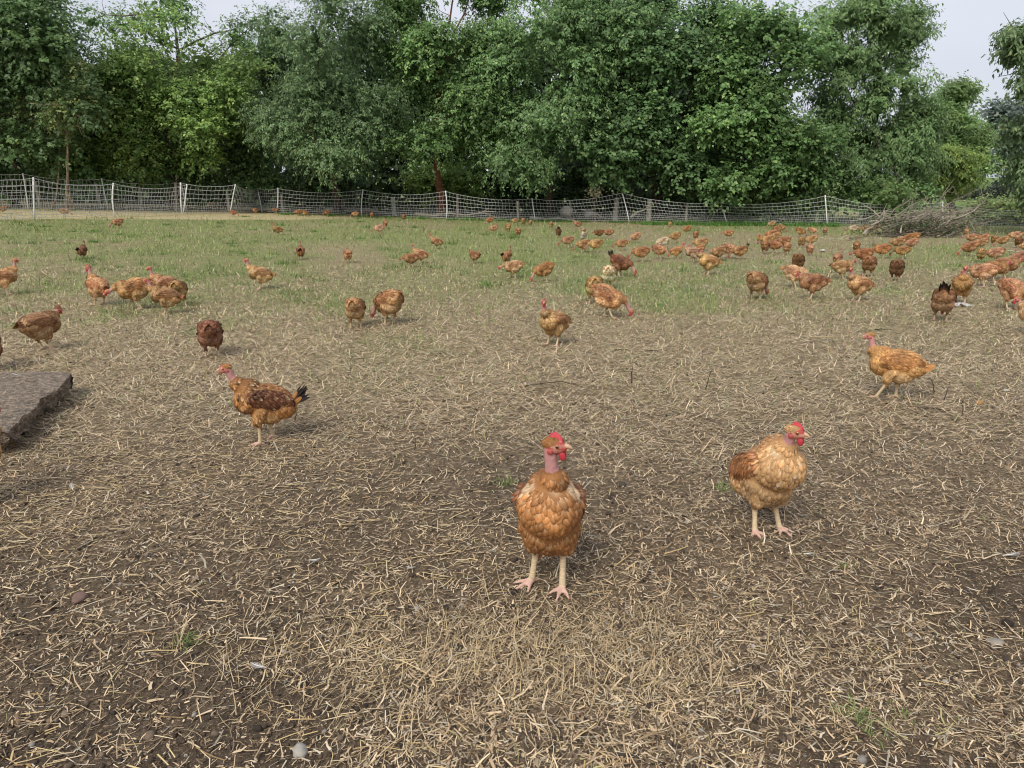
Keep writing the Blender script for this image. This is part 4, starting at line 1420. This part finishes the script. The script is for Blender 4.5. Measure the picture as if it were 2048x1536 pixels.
rock(g_at(2012, 782, .008), .020, (.42, .39, .33), 12, 'stone', 'small whitish stone near the right edge', 'stone', None, .5)
rock(g_at(1645, 503, .03), .05, (.45, .43, .40), 13, 'stone', 'white stone with dark side in the grass below the net corner', 'stone', None, .5)

# pale flat rag under the standing brown bird
x0 = g_at(1910, 611, .012)
nn_ = 12
gu, gv = np.meshgrid(np.linspace(-1, 1, nn_), np.linspace(-1, 1, nn_))
ed = 1 + .25 * np.sin(gu * 5 + gv * 3)
V = np.stack([gu * .12 * ed, gv * .08 * ed, .015 * np.sin(gu * 7) * np.cos(gv * 6) + .012], -1).reshape(-1, 3)
V2 = V - [0, 0, .004]
ii = np.arange(nn_ * nn_).reshape(nn_, nn_)
F = np.stack([ii[:-1, :-1], ii[:-1, 1:], ii[1:, 1:], ii[1:, :-1]], -1).reshape(-1, 4)
tag(obj('rag', make_mesh('rag', np.concatenate([V, V2]), np.concatenate([F, F[:, ::-1] + nn_ * nn_]), np.tile([.46, .43, .41, 1], (2 * len(V), 1)), True, M_STONE), None, x0),
    'crumpled whitish scrap on the grass beneath the brown chicken facing the camera', 'scrap')

# ------------------------------------------------------------------ brush pile
root = bpy.data.objects.new('brush_pile', None); COL.objects.link(root)
bp = on_ground(1830, 488); root.location = bp
tag(root, 'tangled heap of cut grey branches by the net at right', 'brush pile')
o0 = np.array(bp)
rg = np.random.default_rng(5)
BR = [((1728, 468), (1763, 428), (19.5, 21), .045), ((1763, 428), (1795, 440), (21, 21), .040), ((1700, 480), (1880, 452), (18.5, 21.5), .035), ((1790, 455), (1960, 408), (20, 22.5), .045),
      ((1860, 440), (1985, 410), (22, 23), .03), ((1770, 465), (1850, 418), (20.5, 22), .03), ((1880, 478), (1925, 430), (20, 22), .03), ((1850, 486), (1960, 470), (19, 20), .03),
      ((1830, 440), (1900, 470), (21, 20), .035), ((1745, 450), (1845, 470), (21, 19.5), .03), ((1900, 445), (1940, 480), (21.5, 19.5), .028), ((1815, 470), (1830, 425), (20, 22), .03)]
for _ in range(85):
    x_ = rg.normal(1852, 46); y_ = rg.uniform(436, 486); a_ = rg.uniform(-.7, 1.25)
    l_ = rg.uniform(25, 85)
    BR.append(((x_ - l_ * math.cos(a_), y_ + 10 * rg.random()), (x_ + l_ * math.cos(a_), y_ - l_ * abs(math.sin(a_))), (rg.uniform(19, 21), rg.uniform(19.5, 22)), rg.uniform(.008, .026)))
for i, (a_, b_, (ya, yb), r_) in enumerate(BR):
    g = Geo()
    A_, B_ = np.array(at(*a_, ya)), np.array(at(*b_, yb))
    for q in (A_, B_): q[2] = max(q[2], float(ground_z(q[0], q[1])) + .03)
    branch_geo(g, A_ - o0, B_ - o0, r_, lerp((.10, .082, .065), (.34, .30, .235), rg.random()), 300 + i, .12, 3 if i > 11 else 5)
    obj('branch', g.mesh('brush_branch', M_BARK), root)
n = 3600
P = np.array([at(x_, y_, Y_) for x_, y_, Y_ in zip(rg.normal(1842, 50, n), rg.uniform(440, 486, n), rg.uniform(19.3, 21, n))])
P = P[P[:, 2] > ground_z(P[:, 0], P[:, 1]) + .03]; n = len(P)
D = norm(rg.normal(size=(n, 3))); N = norm(np.cross(D, norm(rg.normal(size=(n, 3)))))
cl = np.where((rg.random(n) < .6)[:, None], [[.06, .12, .035]], [[.30, .25, .17]]) * rg.uniform(.6, 1.3, (n, 1))
lv = obj('withered_leaves', make_mesh('brush_leaves', *(lambda r: (r[0] - o0, r[1], r[2]))(leaf_cards(P, N, D, np.full(n, .07), np.full(n, .03), cl)), False, M_LEAF), root)
lv['kind'] = 'stuff'
# pale dead sprig hanging before the broad dark tree
root = bpy.data.objects.new('pale_sprig', None); COL.objects.link(root)
q0 = at(1190, 440, 27.75); q0.z = float(ground_z(q0.x, q0.y)); root.location = q0
tag(root, 'sprig of whitish yellow leaves standing out above the net', 'plant')
g = Geo(); branch_geo(g, np.zeros(3), np.array(at(1190, 388, 27.75) - q0), .018, (.3, .24, .16), 9, .05, 5); obj('stem', g.mesh('sprig_stem', M_BARK), root)
n = 130
P = np.array([at(rg.normal(1190, 9), rg.normal(386, 5), 27.65 + rg.normal(0, .12)) for _ in range(n)]) - np.array(q0)
D = norm(rg.normal(size=(n, 3))); N = norm(np.cross(D, norm(rg.normal(size=(n, 3)))))
lv = obj('leaves', make_mesh('sprig_leaves', *leaf_cards(P, N, D, np.full(n, .12), np.full(n, .05), np.array([[.85, .82, .55]]) * rg.uniform(.6, .9, (n, 1))), False, M_LEAF), root)
lv['kind'] = 'stuff'

# ------------------------------------------------------------------ sticks and twigs
for i, (p0, p1, r, col, lab) in enumerate((
        ((1640, 475), (1690, 479), .012, (.55, .50, .42), 'pale bare stick lying in the grass left of the brush pile'),
        ((1694, 481), (1775, 470), .016, (.30, .25, .18), 'long brown stick lying in the grass before the brush pile'),
        ((1722, 494), (1750, 488), .010, (.48, .43, .34), 'short pale stick in the grass under the brush pile'),
        ((2015, 502), (2048, 503), .010, (.60, .56, .46), 'pale stick lying in the grass at the right edge'),
        ((1050, 775), (1165, 768), .004, (.06, .045, .03), 'thin dark twig lying behind the nearest chicken'),
        ((1230, 700), (1330, 704), .004, (.07, .05, .035), 'dark twig lying across the dry grass at mid right'),
        ((640, 1232), (700, 1245), .003, (.05, .04, .03), 'thin black twig in the litter at lower centre'),
        ((1230, 1505), (1290, 1520), .004, (.05, .045, .04), 'short black twig near the bottom edge'),
        ((1750, 660), (1780, 661), .006, (.06, .05, .035), 'dark twig behind the walking golden chicken'),
        ((1835, 816), (1900, 822), .005, (.06, .05, .035), 'dark twig below the feet of the walking golden chicken'))):
    a0, b0 = g_at(*p0, r + .003), g_at(*p1, r + .003)
    g = Geo(); branch_geo(g, np.zeros(3), np.array(b0 - a0), r, col, 500 + i, .05, 1)
    tag(obj('stick', g.mesh('stick', M_BARK), None, a0), lab, 'stick', 'sticks lying on the ground')
for i, (p0, p1, lab) in enumerate((((1411, 780), (1424, 731), 'dark bare stem sticking up obliquely at mid right'), ((1261, 768), (1265, 716), 'jointed dark stem sticking up right of the middle chicken'),
                                   ((588, 842), (594, 815), 'thin dark stem poking up behind the black-tailed chicken'), ((830, 895), (832, 875), 'tiny dark stem poking from the litter at centre'),
                                   ((1775, 775), (1782, 742), 'dark stem beside the front leg of the walking golden chicken'), ((1868, 785), (1862, 755), 'dark stem behind the walking golden chicken'),
                                   ((1890, 800), (1896, 775), 'dark stem right of the walking golden chicken'), ((1925, 830), (1926, 800), 'short straight stem near the right edge'),
                                   ((2030, 800), (2042, 765), 'grey forked stem at the right edge'), ((1745, 490), (1746, 474), 'pale-tipped upright twig in the grass before the brush pile'))):
    a0 = g_at(*p0); b0 = at(*p1, a0.y + .03)
    g = Geo(); branch_geo(g, np.array([0, 0, -.01]), np.array(b0 - a0), max(.0035, .0009 * a0.y), (.055, .042, .032) if i < 8 else (.2, .18, .15), 600 + i, .08, 1)
    tag(obj('stem', g.mesh('stem', M_BARK), None, a0), lab, 'stem', 'bare stems sticking up')


# ------------------------------------------------------------------ moulted feathers on the ground
def moult(px, py, ln, col, label, seed):
    rg = np.random.default_rng(seed)
    root = bpy.data.objects.new('loose_feather', None); COL.objects.link(root)
    root.location = g_at(px, py, .013); root.rotation_euler = (rg.normal(0, .15), rg.normal(0, .15), rg.uniform(0, 6.28))
    tag(root, label, 'feather', 'moulted feathers on the ground')
    m = 26
    tt = np.linspace(.12, 1, m)
    P, D = [], []
    for s in (-1, 1):
        for t_ in tt:
            P.append((ln * (t_ - .5), 0, .004 + .01 * t_ * t_)); D.append((.75, s * .8 * (1.1 - t_ * .4), .12 * rg.random()))
    P = np.array(P); D = norm(np.array(D) + rg.normal(0, .08, (2 * m, 3)))
    N = norm(np.cross(D, np.cross(np.array([0, 0, 1.0]), D)))
    g = Geo()
    c4 = np.tile([*col, 1], (2 * m, 1)) * np.concatenate([rg.uniform(.85, 1.1, (2 * m, 3)), np.ones((2 * m, 1))], 1)
    w = ln * .26 * np.concatenate([np.sin(math.pi * np.clip(tt, .1, .93))] * 2)
    g.add(*feathers(P, N, D, w + .004, np.full(2 * m, ln * .05), np.full(2 * m, .002), c4, c4, c4, 3, 1.0))
    obj('vane', g.mesh('feather_vane', M_MOULT), root)
    g = Geo(); V, F = tube([(-ln * .62, 0, .002), (0, 0, .006), (ln * .45, 0, .013)], [.0016, .0013, .0005], 5); g.add(V, F, (.75, .70, .6)); obj('quill', g.mesh('feather_quill', M_HORN), root)


M_MOULT = attr_mat('moulted_feather', .7, .25, .2)
for i, (px, py, ln, col, lab) in enumerate((
        (630, 1128, .055, (.78, .76, .74), 'white downy feather on the litter left of the nearest chicken'), (145, 977, .045, (.74, .70, .64), 'white feather on the straw below the slab corner'),
        (570, 717, .055, (.72, .69, .64), 'pale feather on the straw right of the dark brown grazing bird'), (822, 1141, .030, (.74, .73, .70), 'small white feather left of the nearest chicken\'s foot'),
        (518, 1342, .040, (.76, .75, .72), 'white feather on the dark earth at lower left'), (2022, 1116, .060, (.74, .72, .68), 'large pale feather at the right edge'),
        (1942, 1188, .035, (.66, .38, .22), 'orange-brown feather on the litter at lower right'), (30, 744, .050, (.72, .68, .62), 'pale feather lying on the concrete slab'),
        (1615, 1120, .028, (.62, .60, .56), 'small greyish feather below the buff chicken'), (1022, 708, .035, (.7, .68, .62), 'white feather on the dry grass left of the middle chicken'))):
    moult(px, py, ln * .85, tuple(v * .62 for v in col), lab, 900 + i)
    if 'slab' in lab and 'lying' in lab:
        o = [q for q in COL.objects if q.get('label') == lab][0]
        c_ = at(30, 742, 4.05); o.location = (c_.x, 4.05, .145)
# ------------------------------------------------------------------ the flock
HERO = {}
HERO['front'] = dict(POSE['S'], pitch=40, puff=1.06, hipw=.042, thigh=.044, pal=PAL['rust'], vox=.0042, space=.0115, barb=.20, seed=3, head_yaw=84, head_pitch=2, split=True, comb=.020, wattle=1.0,
                     neck=[(.056, .010, .345), (.064, .004, .388), (.068, .000, .438)], collar=.050, hip=.205, bare=[(.125, .012, .225, .030), (.11, .055, .245, .035), (.11, -.055, .245, .035)],
                     legs=[(-.020, .100, .000, .050, -45), (-.015, .100, .028, .038, -14)], tail_pitch=10)
HERO['buff'] = dict(POSE['S'], pitch=40, hipw=.044, thigh=.044, tail_pitch=-10, tail_len=.05, puff=1.14, pal=PAL['buff'], vox=.0042, space=.0115, barb=.20, seed=4, head_yaw=44, split=True, comb=.020, wattle=1.1, tips=.05, fleck=.02,
                    neck=[(.060, .335), (.078, .364), (.086, .396)], collar=.056, hip=.205, bare=[(.12, -.03, .235, .032), (-.02, -.03, .30, .03)])
HERO['spot'] = dict(POSE['W'], pitch=23, tail_w=.017, tail_jit=.13, thigh=.036, puff=.98, pal=PAL['spot'], vox=.0042, space=.0115, barb=.20, seed=5, split=True, comb=.006, wattle=.45, tail_pitch=62, tail_len=.115, tips=.10, fleck=.10, tailn=26,
                    neck=[(.108, .330), (.132, .368), (.146, .408)], facecol=(.46, .15, .13), hip=.205,
                    legs=[(-.026, .100, -.045, .042, 0), (.022, .104, .026, .050, 6)])
HERO['gold'] = dict(POSE['W'], pitch=7, thigh=.036, puff=.98, pal=PAL['gold'], vox=.0042, space=.0115, barb=.20, seed=8, split=True, comb=.004, wattle=.3, tail_pitch=4, tail_len=.075,
                    neck=[(.126, .298), (.142, .340), (.150, .384)], facecol=(.50, .20, .17), hip=.205,
                    legs=[(-.032, .098, -.030, .040, 0), (.030, .108, .080, .048, 0)])
NEAR, FAR = {}, {}
for k, (pose, pal, sd) in dict(S=('S', 'std', 21), G=('G', 'std', 22), H=('H', 'std', 23), W=('W', 'std', 24), R=('R', 'std', 25), G2=('G2', 'std', 31), G3=('G3', 'std', 32), GB=('G', 'dtail', 26), SB=('S', 'dtail', 27), S2=('S', 'std', 28)).items():
    ex = {}
    if k == 'GB': ex = dict(tail_pitch=78, tail_len=.12)
    if k == 'SB': ex = dict(tail_pitch=60, tail_len=.11)
    if k in ('S', 'R', 'W', 'G'): ex.update(comb=.009, wattle=.7)
    if k == 'S2': ex.update(head_yaw=38, comb=.018, wattle=1.1)
    NEAR[k] = finish(build_chicken('near_' + k, dict(POSE[pose], pal=PAL[pal], seed=sd, vox=.0062, space=.0155, barb=.12, puff=1.06, **ex)), 'near_' + k)
    FAR[k] = merge_far(build_chicken('far_' + k, dict(POSE[pose], pal=PAL[pal], seed=sd, vox=.0105, space=.026, rows=3, puff=1.10, **ex)), 'far_' + k)


def place(px, py, facing, pose, tone, scale, label, turn=None):
    loc = on_ground(px, py)
    loc.z = float(near_z(np.array([loc.x]), np.array([loc.y]))[0])
    yaw = bird_yaw(loc, facing)
    if py < 540: scale *= .87
    if pose == 'G' and abs(facing - 90) > 30: pose = random.choice(('G', 'G2', 'G3'))
    j = random.uniform(.80, 1.12)
    scale *= random.uniform(.93, 1.07)
    tint = tuple(min(v * j * q, 3) for v, q in zip(TONE[tone], (1.0, 1.08 * random.uniform(.92, 1.08), 1.2 * random.uniform(.88, 1.12))))
    if py >= 538:
        place_near(NEAR[pose], loc, yaw, scale, tint, label)
    else:
        o = obj('chicken', FAR[pose], None, loc, yaw, tint)
        o.scale = (scale,) * 3
        tag(o, label, 'chicken', FLOCK)


def hero(key, px, py, facing, scale, label):
    loc = on_ground(px, py); loc.z = float(near_z(np.array([loc.x]), np.array([loc.y]))[0]) - .005
    parts = finish(build_chicken(key, HERO[key]), key)
    return place_near(parts, loc, bird_yaw(loc, facing), scale, (1, 1, 1), label), parts


hero('front', 1098, 1164, 268, 1.12, 'rust-brown bare-necked chicken standing nearest the camera, head turned right')
hero('buff', 1530, 1058, 306, 1.03, 'plump buff chicken with red comb standing right of the nearest one')
hero('spot', 530, 878, 180, .94, 'dark-winged chicken with raised black tail walking left on straw')
rt, parts = hero('gold', 1780, 794, 180, .95, 'golden chicken striding left at right with a straw in its beak')
bt = rt.matrix_basis @ Vector(parts['beak_tip'])
g = Geo(); branch_geo(g, np.array([-.30, .02, -.004]), np.array([.06, 0, .002]), .0028, (.42, .33, .18), 44, .01, 0)
tag(obj('straw_stalk', g.mesh('straw_stalk', M_STRAW), None, bt), 'long thin straw held crosswise in the golden chicken\'s beak', 'straw')

FL = [
 # ---- left part, middle distance
 (14, 588, 2, 'S', 'tan', .92, 'tan chicken at the left edge with its tail cut off, facing right'),
 (92, 700, 38, 'H', 'brown', .98, 'round brown chicken seen from behind above the concrete slab'),
 (167, 517, 65, 'SB', 'chestnut', .84, 'small dark brown chicken alone at left, seen from behind'),
 (200, 609, 112, 'S2', 'tan', .92, 'tan chicken seen from behind with its head turned left'),
 (272, 618, 186, 'R', 'orange', .98, 'orange chicken with low red head at the left of the clustered group'),
 (334, 602, 178, 'S', 'tan', .90, 'tan chicken standing farthest back in the clustered group at left'),
 (332, 628, 172, 'S', 'std', .94, 'tan brown chicken standing frontmost in the clustered group, facing left'),
 (360, 612, 75, 'G', 'std', .92, 'ruffled brown chicken at the right of the clustered group, rump towards us'),
 (425, 712, 88, 'G', 'chestnut', .95, 'dark brown chicken grazing on straw seen straight from behind'),
 (237, 455, 170, 'G', 'orange', .85, 'lone orange chicken grazing near the left net fence'),
 (521, 578, 180, 'S', 'tan', .86, 'tan chicken standing alone left of centre in profile facing left'),
 (555, 470, 178, 'S', 'orange', .82, 'small orange chicken standing in far grass left of centre'),
 (602, 518, 88, 'SB', 'brown', .86, 'dark-backed brown chicken seen from behind, left of a smaller one'),
 (696, 525, 95, 'H', 'orange', .84, 'orange-brown chicken seen from behind beside a dark twig'),
 (712, 654, 80, 'G', 'std', .94, 'brown chicken grazing, left one of the pair on straw at centre left'),
 (780, 648, 128, 'G', 'std', 1.0, 'brown chicken with raised rump, right one of the pair on straw'),
 # ---- by and beyond the left fences
 (8, 427, 10, 'H', 'brown', .85, 'brown chicken inside the straw-coloured field at the left edge'),
 (130, 433, 350, 'G', 'tan', .85, 'pale chicken inside the straw-coloured field behind the net'),
 (340, 410, 178, 'R', 'orange', .95, 'orange chicken beyond the net left of the fence corner'),
 (424, 415, 182, 'R', 'orange', .85, 'orange chicken beyond the slack net right of the fence corner'),
 (467, 432, 350, 'G', 'rust', .80, 'reddish chicken at the foot of the leaning fence post'),
 (511, 428, 200, 'H', 'brown', .75, 'small brown chicken between leaning post and paired posts'),
 (551, 427, 160, 'R', 'orange', .75, 'orange chicken half hidden at the paired fence posts'),
 (597, 431, 185, 'R', 'rust', .80, 'rust chicken, left one of the close pair by the net'),
 (611, 432, 5, 'G', 'orange', .80, 'orange chicken, right one of the close pair by the net'),
 (655, 432, 186, 'G', 'rust', .82, 'rust chicken grazing by the net between the pair and a post'),
 (711, 436, 170, 'G', 'tan', .80, 'faint tan chicken behind the net just left of a white post'),
 (744, 436, 80, 'S', 'rust', .74, 'rust chicken standing by the net just right of a white post'),
 (808, 441, 95, 'G', 'rust', .80, 'round rust chicken by the net between two white posts'),
 (771, 456, 100, 'S', 'brown', .74, 'brown chicken standing directly behind a pale grazing one'),
 (759, 468, 176, 'G', 'buff', .86, 'pale buff chicken crouched in front of a standing brown one'),
 # ---- centre
 (872, 497, 178, 'S', 'tan', .80, 'tan chicken walking left in the middle distance at centre'),
 (840, 526, 176, 'S', 'tan', .88, 'tan chicken behind a darker one, head raised, at centre left'),
 (822, 534, 182, 'R', 'brown', .88, 'chestnut chicken in front of a tan one, head low, at centre left'),
 (949, 526, 132, 'H', 'brown', .82, 'brown chicken at centre seen from behind with its neck drawn in'),
 (1014, 528, 62, 'SB', 'brown', .84, 'dark-tailed brown chicken stretching a pale neck away from us'),
 (1026, 556, 180, 'R', 'tan', .86, 'tan chicken with raised tail feeding just below the dark-tailed one'),
 (1088, 563, 186, 'G', 'rust', .90, 'rust chicken with red head in the grass at centre'),
 (1106, 690, 232, 'S2', 'std', .98, 'brown chicken standing at centre with raised red head looking left'),
 (1188, 607, 92, 'G', 'tan', .95, 'orange-tan chicken seen from behind, above the grazing one at centre'),
 (1217, 577, 85, 'G', 'cream', .90, 'cream-white chicken seen from behind at centre'),
 (1240, 552, 335, 'GB', 'chestnut', .98, 'dark chestnut chicken with black tail feeding behind the cream one'),
 (1214, 634, 342, 'G', 'std', .98, 'brown chicken grazing rightwards at centre, pink neck to the ground'),
 # ---- far row at centre
 (980, 449, 180, 'G', 'rust', .82, 'rust chicken at the left end of the far row by the net'),
 (988, 466, 184, 'G', 'tan', .84, 'tan chicken grazing left, in front of the far row\'s left end'),
 (1016, 463, 120, 'G', 'std', .84, 'brown chicken grazing away between two tan ones of the far row'),
 (1030, 450, 186, 'G', 'tan', .80, 'tan chicken grazing left by the net, third of the far row'),
 (1047, 451, 80, 'G', 'orange', .80, 'orange chicken with upright rump by the net left of a leaning post'),
 (1061, 452, 100, 'G', 'tan', .75, 'small tan chicken close to the net at a leaning post\'s foot'),
 (1036, 473, 90, 'H', 'rust', .82, 'rust chicken seen from behind in front of the far row'),
 (1102, 457, 100, 'G', 'tan', .82, 'tan chicken grazing away right of the leaning post'),
 (1117, 474, 90, 'GB', 'chestnut', .82, 'dark chicken with pale rump and pointed black tail at centre'),
 (1135, 494, 180, 'G', 'tan', .90, 'tan chicken grazing left below the dark pointed-tailed one'),
 (1155, 457, 180, 'W', 'orange', .84, 'orange chicken striding left by the net at centre'),
 (1167, 470, 88, 'G', 'buff', .78, 'buff rump, upper one of the two stacked pale birds'),
 (1166, 484, 92, 'G', 'cream', .80, 'cream rump, lower one of the two stacked pale birds'),
 (1197, 476, 178, 'R', 'chestnut', .78, 'greyish dark chicken facing left before a tan one'),
 (1217, 475, 182, 'R', 'tan', .88, 'tan chicken bending left behind the greyish dark one'),
 (1166, 504, 195, 'G', 'std', .92, 'brown chicken grazing, left one of the touching pair at centre'),
 (1191, 505, 205, 'G', 'std', .92, 'brown chicken grazing, right one of the touching pair at centre'),
 (1243, 500, 186, 'G', 'std', .86, 'brown chicken grazing left above the black-tailed chestnut one'),
 (1271, 485, 196, 'G', 'tan', .84, 'tan chicken with rounded back grazing by itself at centre right'),
 # ---- right of centre
 (1281, 523, 184, 'G', 'rust', .92, 'rust chicken grazing left, left one of a spaced pair'),
 (1318, 518, 332, 'G', 'orange', .92, 'orange chicken grazing right, right one of a spaced pair'),
 (1325, 498, 182, 'G', 'cream', .90, 'pale cream-necked chicken bending left in mid grass'),
 (1350, 485, 190, 'G', 'orange', .84, 'orange chicken grazing left above the cream-necked one'),
 (1340, 456, 85, 'G', 'tan', .78, 'tan rump upright at the weedy foot of the net'),
 (1374, 466, 186, 'G', 'rust', .86, 'reddish chicken grazing left below the weedy net'),
 (1391, 479, 95, 'G', 'rust', .82, 'rust chicken seen from behind below the reddish grazing one'),
 (1456, 477, 178, 'R', 'orange', .86, 'orange chicken with raised tail walking left, alone at right'),
 (1400, 502, 188, 'G', 'std', .96, 'brown-backed chicken grazing left above the crowded four'),
 (1353, 517, 20, 'S', 'orange', .82, 'orange chicken with raised head behind a pale-necked one'),
 (1384, 524, 172, 'W', 'buff', .95, 'buff chicken with whitish neck in front of the orange one'),
 (1397, 511, 180, 'G', 'rust', .70, 'rust chicken mostly hidden behind the buff whitish-necked one'),
 (1413, 550, 208, 'S2', 'std', .95, 'brown chicken with bright red head, nearest of the crowd right of centre'),
 (1436, 520, 200, 'G', 'std', .90, 'brown chicken, left one of three shoulder to shoulder'),
 (1457, 516, 335, 'G', 'tan', .94, 'tan-backed chicken, middle one of three shoulder to shoulder'),
 (1479, 518, 182, 'GB', 'orange', .84, 'orange chicken with black tail, right one of three shoulder to shoulder'),
 # ---- tight cluster
 (1543, 457, 184, 'G', 'buff', .86, 'buff chicken at the top of the tight cluster, in the weeds'),
 (1561, 464, 350, 'G', 'tan', .84, 'tan chicken grazing right near the top of the tight cluster'),
 (1552, 468, 10, 'G', 'orange', .84, 'orange chicken just left below the top pair of the tight cluster'),
 (1519, 487, 260, 'H', 'orange', .86, 'orange upright chicken at the left tip of the tight cluster'),
 (1541, 480, 200, 'G', 'rust', .86, 'rust chicken in the upper middle of the tight cluster'),
 (1552, 482, 188, 'G', 'tan', .84, 'tan chicken at the upper right of the tight cluster'),
 (1534, 492, 190, 'G', 'orange', .90, 'orange chicken grazing left in the centre of the tight cluster'),
 (1529, 508, 75, 'H', 'brown', .88, 'brown chicken at the lower left of the tight cluster'),
 (1548, 506, 350, 'G', 'brown', .88, 'brown chicken in the lower middle of the tight cluster'),
 (1566, 496, 190, 'R', 'rust', .90, 'rust chicken reaching left at the right of the tight cluster'),
 (1573, 509, 95, 'G', 'std', .88, 'brown chicken with pale flanks at the lower right of the tight cluster'),
 # ---- right, far
 (1600, 474, 2, 'G', 'rust', .86, 'rust chicken facing right, beside the tight cluster'),
 (1624, 470, 335, 'G', 'tan', .86, 'tan chicken grazing right below the split wooden post'),
 (1649, 469, 85, 'S', 'tan', .74, 'tan chicken standing at the foot of the tall white fence post'),
 (1602, 494, 80, 'G', 'orange', .86, 'orange chicken grazing away, left one of the two behind a lone one'),
 (1622, 491, 190, 'G', 'tan', .90, 'tan chicken grazing left, right one of the two behind a lone one'),
 (1619, 510, 100, 'S', 'std', .80, 'brown chicken seen from behind with raised neck beside the tight cluster'),
 (1712, 503, 85, 'S', 'rust', .78, 'small rust chicken standing on its own below the long stick'),
 (1706, 466, 178, 'G', 'cream', .88, 'cream chicken bending left by the brush pile'),
 (1731, 468, 182, 'R', 'orange', .88, 'orange chicken, front one of two under the big branch'),
 (1746, 465, 186, 'G', 'orange', .84, 'orange chicken, rear one of two under the big branch'),
 (1762, 516, 186, 'G', 'rust', .98, 'rust chicken with rounded back grazing left below the brush pile'),
 (1802, 517, 176, 'G', 'orange', .90, 'orange chicken nearest of the five before the brush pile'),
 (1795, 499, 192, 'G', 'std', .92, 'brown chicken at the left of the five before the brush pile'),
 (1822, 498, 188, 'G', 'std', .90, 'brown chicken at the right of the five before the brush pile'),
 (1815, 485, 190, 'G', 'rust', .84, 'rust chicken behind the others of the five before the brush pile'),
 (1826, 484, 178, 'R', 'rust', .84, 'rust chicken farthest right at the foot of the brush pile'),
 (1724, 527, 184, 'R', 'rust', .96, 'rust chicken bending left just behind a dark-rumped one'),
 (1735, 553, 80, 'G', 'brown', .92, 'brown chicken with dark rump in front of the bending rust one'),
 (1674, 531, 70, 'S', 'tan', .80, 'tan chicken standing on one leg seen from behind at right'),
 (1683, 557, 20, 'H', 'tan', .92, 'tan chicken crouched just behind the red-headed one'),
 (1713, 602, 222, 'S2', 'orange', .96, 'orange chicken with raised red head facing us at right'),
 (1790, 562, 88, 'G', 'chestnut', .92, 'dark chestnut chicken seen from behind alone at right'),
 (1594, 545, 85, 'G', 'chestnut', .92, 'dark brown chicken behind the golden one with raised tail'),
 (1587, 575, 328, 'R', 'buff', .98, 'golden buff chicken bending right with raised tail'),
 (1511, 599, 62, 'G', 'tan', .98, 'tan chicken grazing away, left of the golden buff one'),
 (1620, 598, 196, 'H', 'brown', .90, 'brown chicken preening in front of the golden buff one'),
 # ---- right edge
 (1931, 474, 90, 'S', 'orange', .80, 'orange chicken upright among the twigs right of the brush pile'),
 (1941, 486, 182, 'R', 'tan', .88, 'tan chicken facing left at the back of the right-hand knot'),
 (1966, 486, 186, 'G', 'orange', .86, 'orange chicken at the back right of the right-hand knot'),
 (1961, 498, 192, 'G', 'std', .88, 'brown chicken in the middle of the right-hand knot'),
 (1938, 511, 184, 'G', 'brown', .98, 'dark brown chicken grazing left in front of the right-hand knot'),
 (1987, 490, 95, 'H', 'brown', .84, 'small brown chicken, left one of two between knot and edge'),
 (2004, 494, 170, 'G', 'std', .86, 'brown chicken, right one of two between knot and edge'),
 (2029, 483, 190, 'G', 'tan', .92, 'tan chicken grazing left near the right edge, farthest one'),
 (2035, 497, 80, 'H', 'chestnut', .88, 'dark chestnut chicken just below the farthest one at the right edge'),
 (2052, 506, 180, 'G', 'orange', .88, 'orange chicken cut by the right edge in far grass'),
 (1960, 523, 88, 'G', 'std', .90, 'brown chicken seen from behind beside a tan grazing one at right'),
 (1988, 524, 184, 'G', 'tan', .98, 'tan chicken grazing left with long pink neck at right'),
 (2037, 534, 182, 'G', 'tan', .92, 'tan chicken grazing at the right edge above the three abreast'),
 (1961, 572, 178, 'R', 'tan', .92, 'tan chicken, left one of three abreast at right'),
 (1985, 563, 10, 'H', 'rust', .94, 'rust chicken, middle one of three abreast at right'),
 (2008, 558, 6, 'H', 'brown', .94, 'brown chicken, right one of three abreast at right'),
 (1918, 606, 272, 'S', 'rust', .98, 'rust chicken facing the camera, standing on a whitish scrap'),
 (1880, 641, 88, 'GB', 'brown', .98, 'brown chicken with black pointed tail seen from behind at right'),
 (2020, 617, 318, 'G', 'orange', .98, 'orange chicken bending towards us near the right edge'),
 (2068, 672, 180, 'H', 'buff', .95, 'buff chicken just peeping in at the right edge'),
 (-62, 1012, 8, 'S2', 'buff', .95, 'buff chicken peeping in at the left edge below the slab'),
 (-18, 738, 90, 'H', 'brown', .95, 'brown chicken just peeping in at the left edge behind the slab'),
]
for row in FL:
    place(*row)
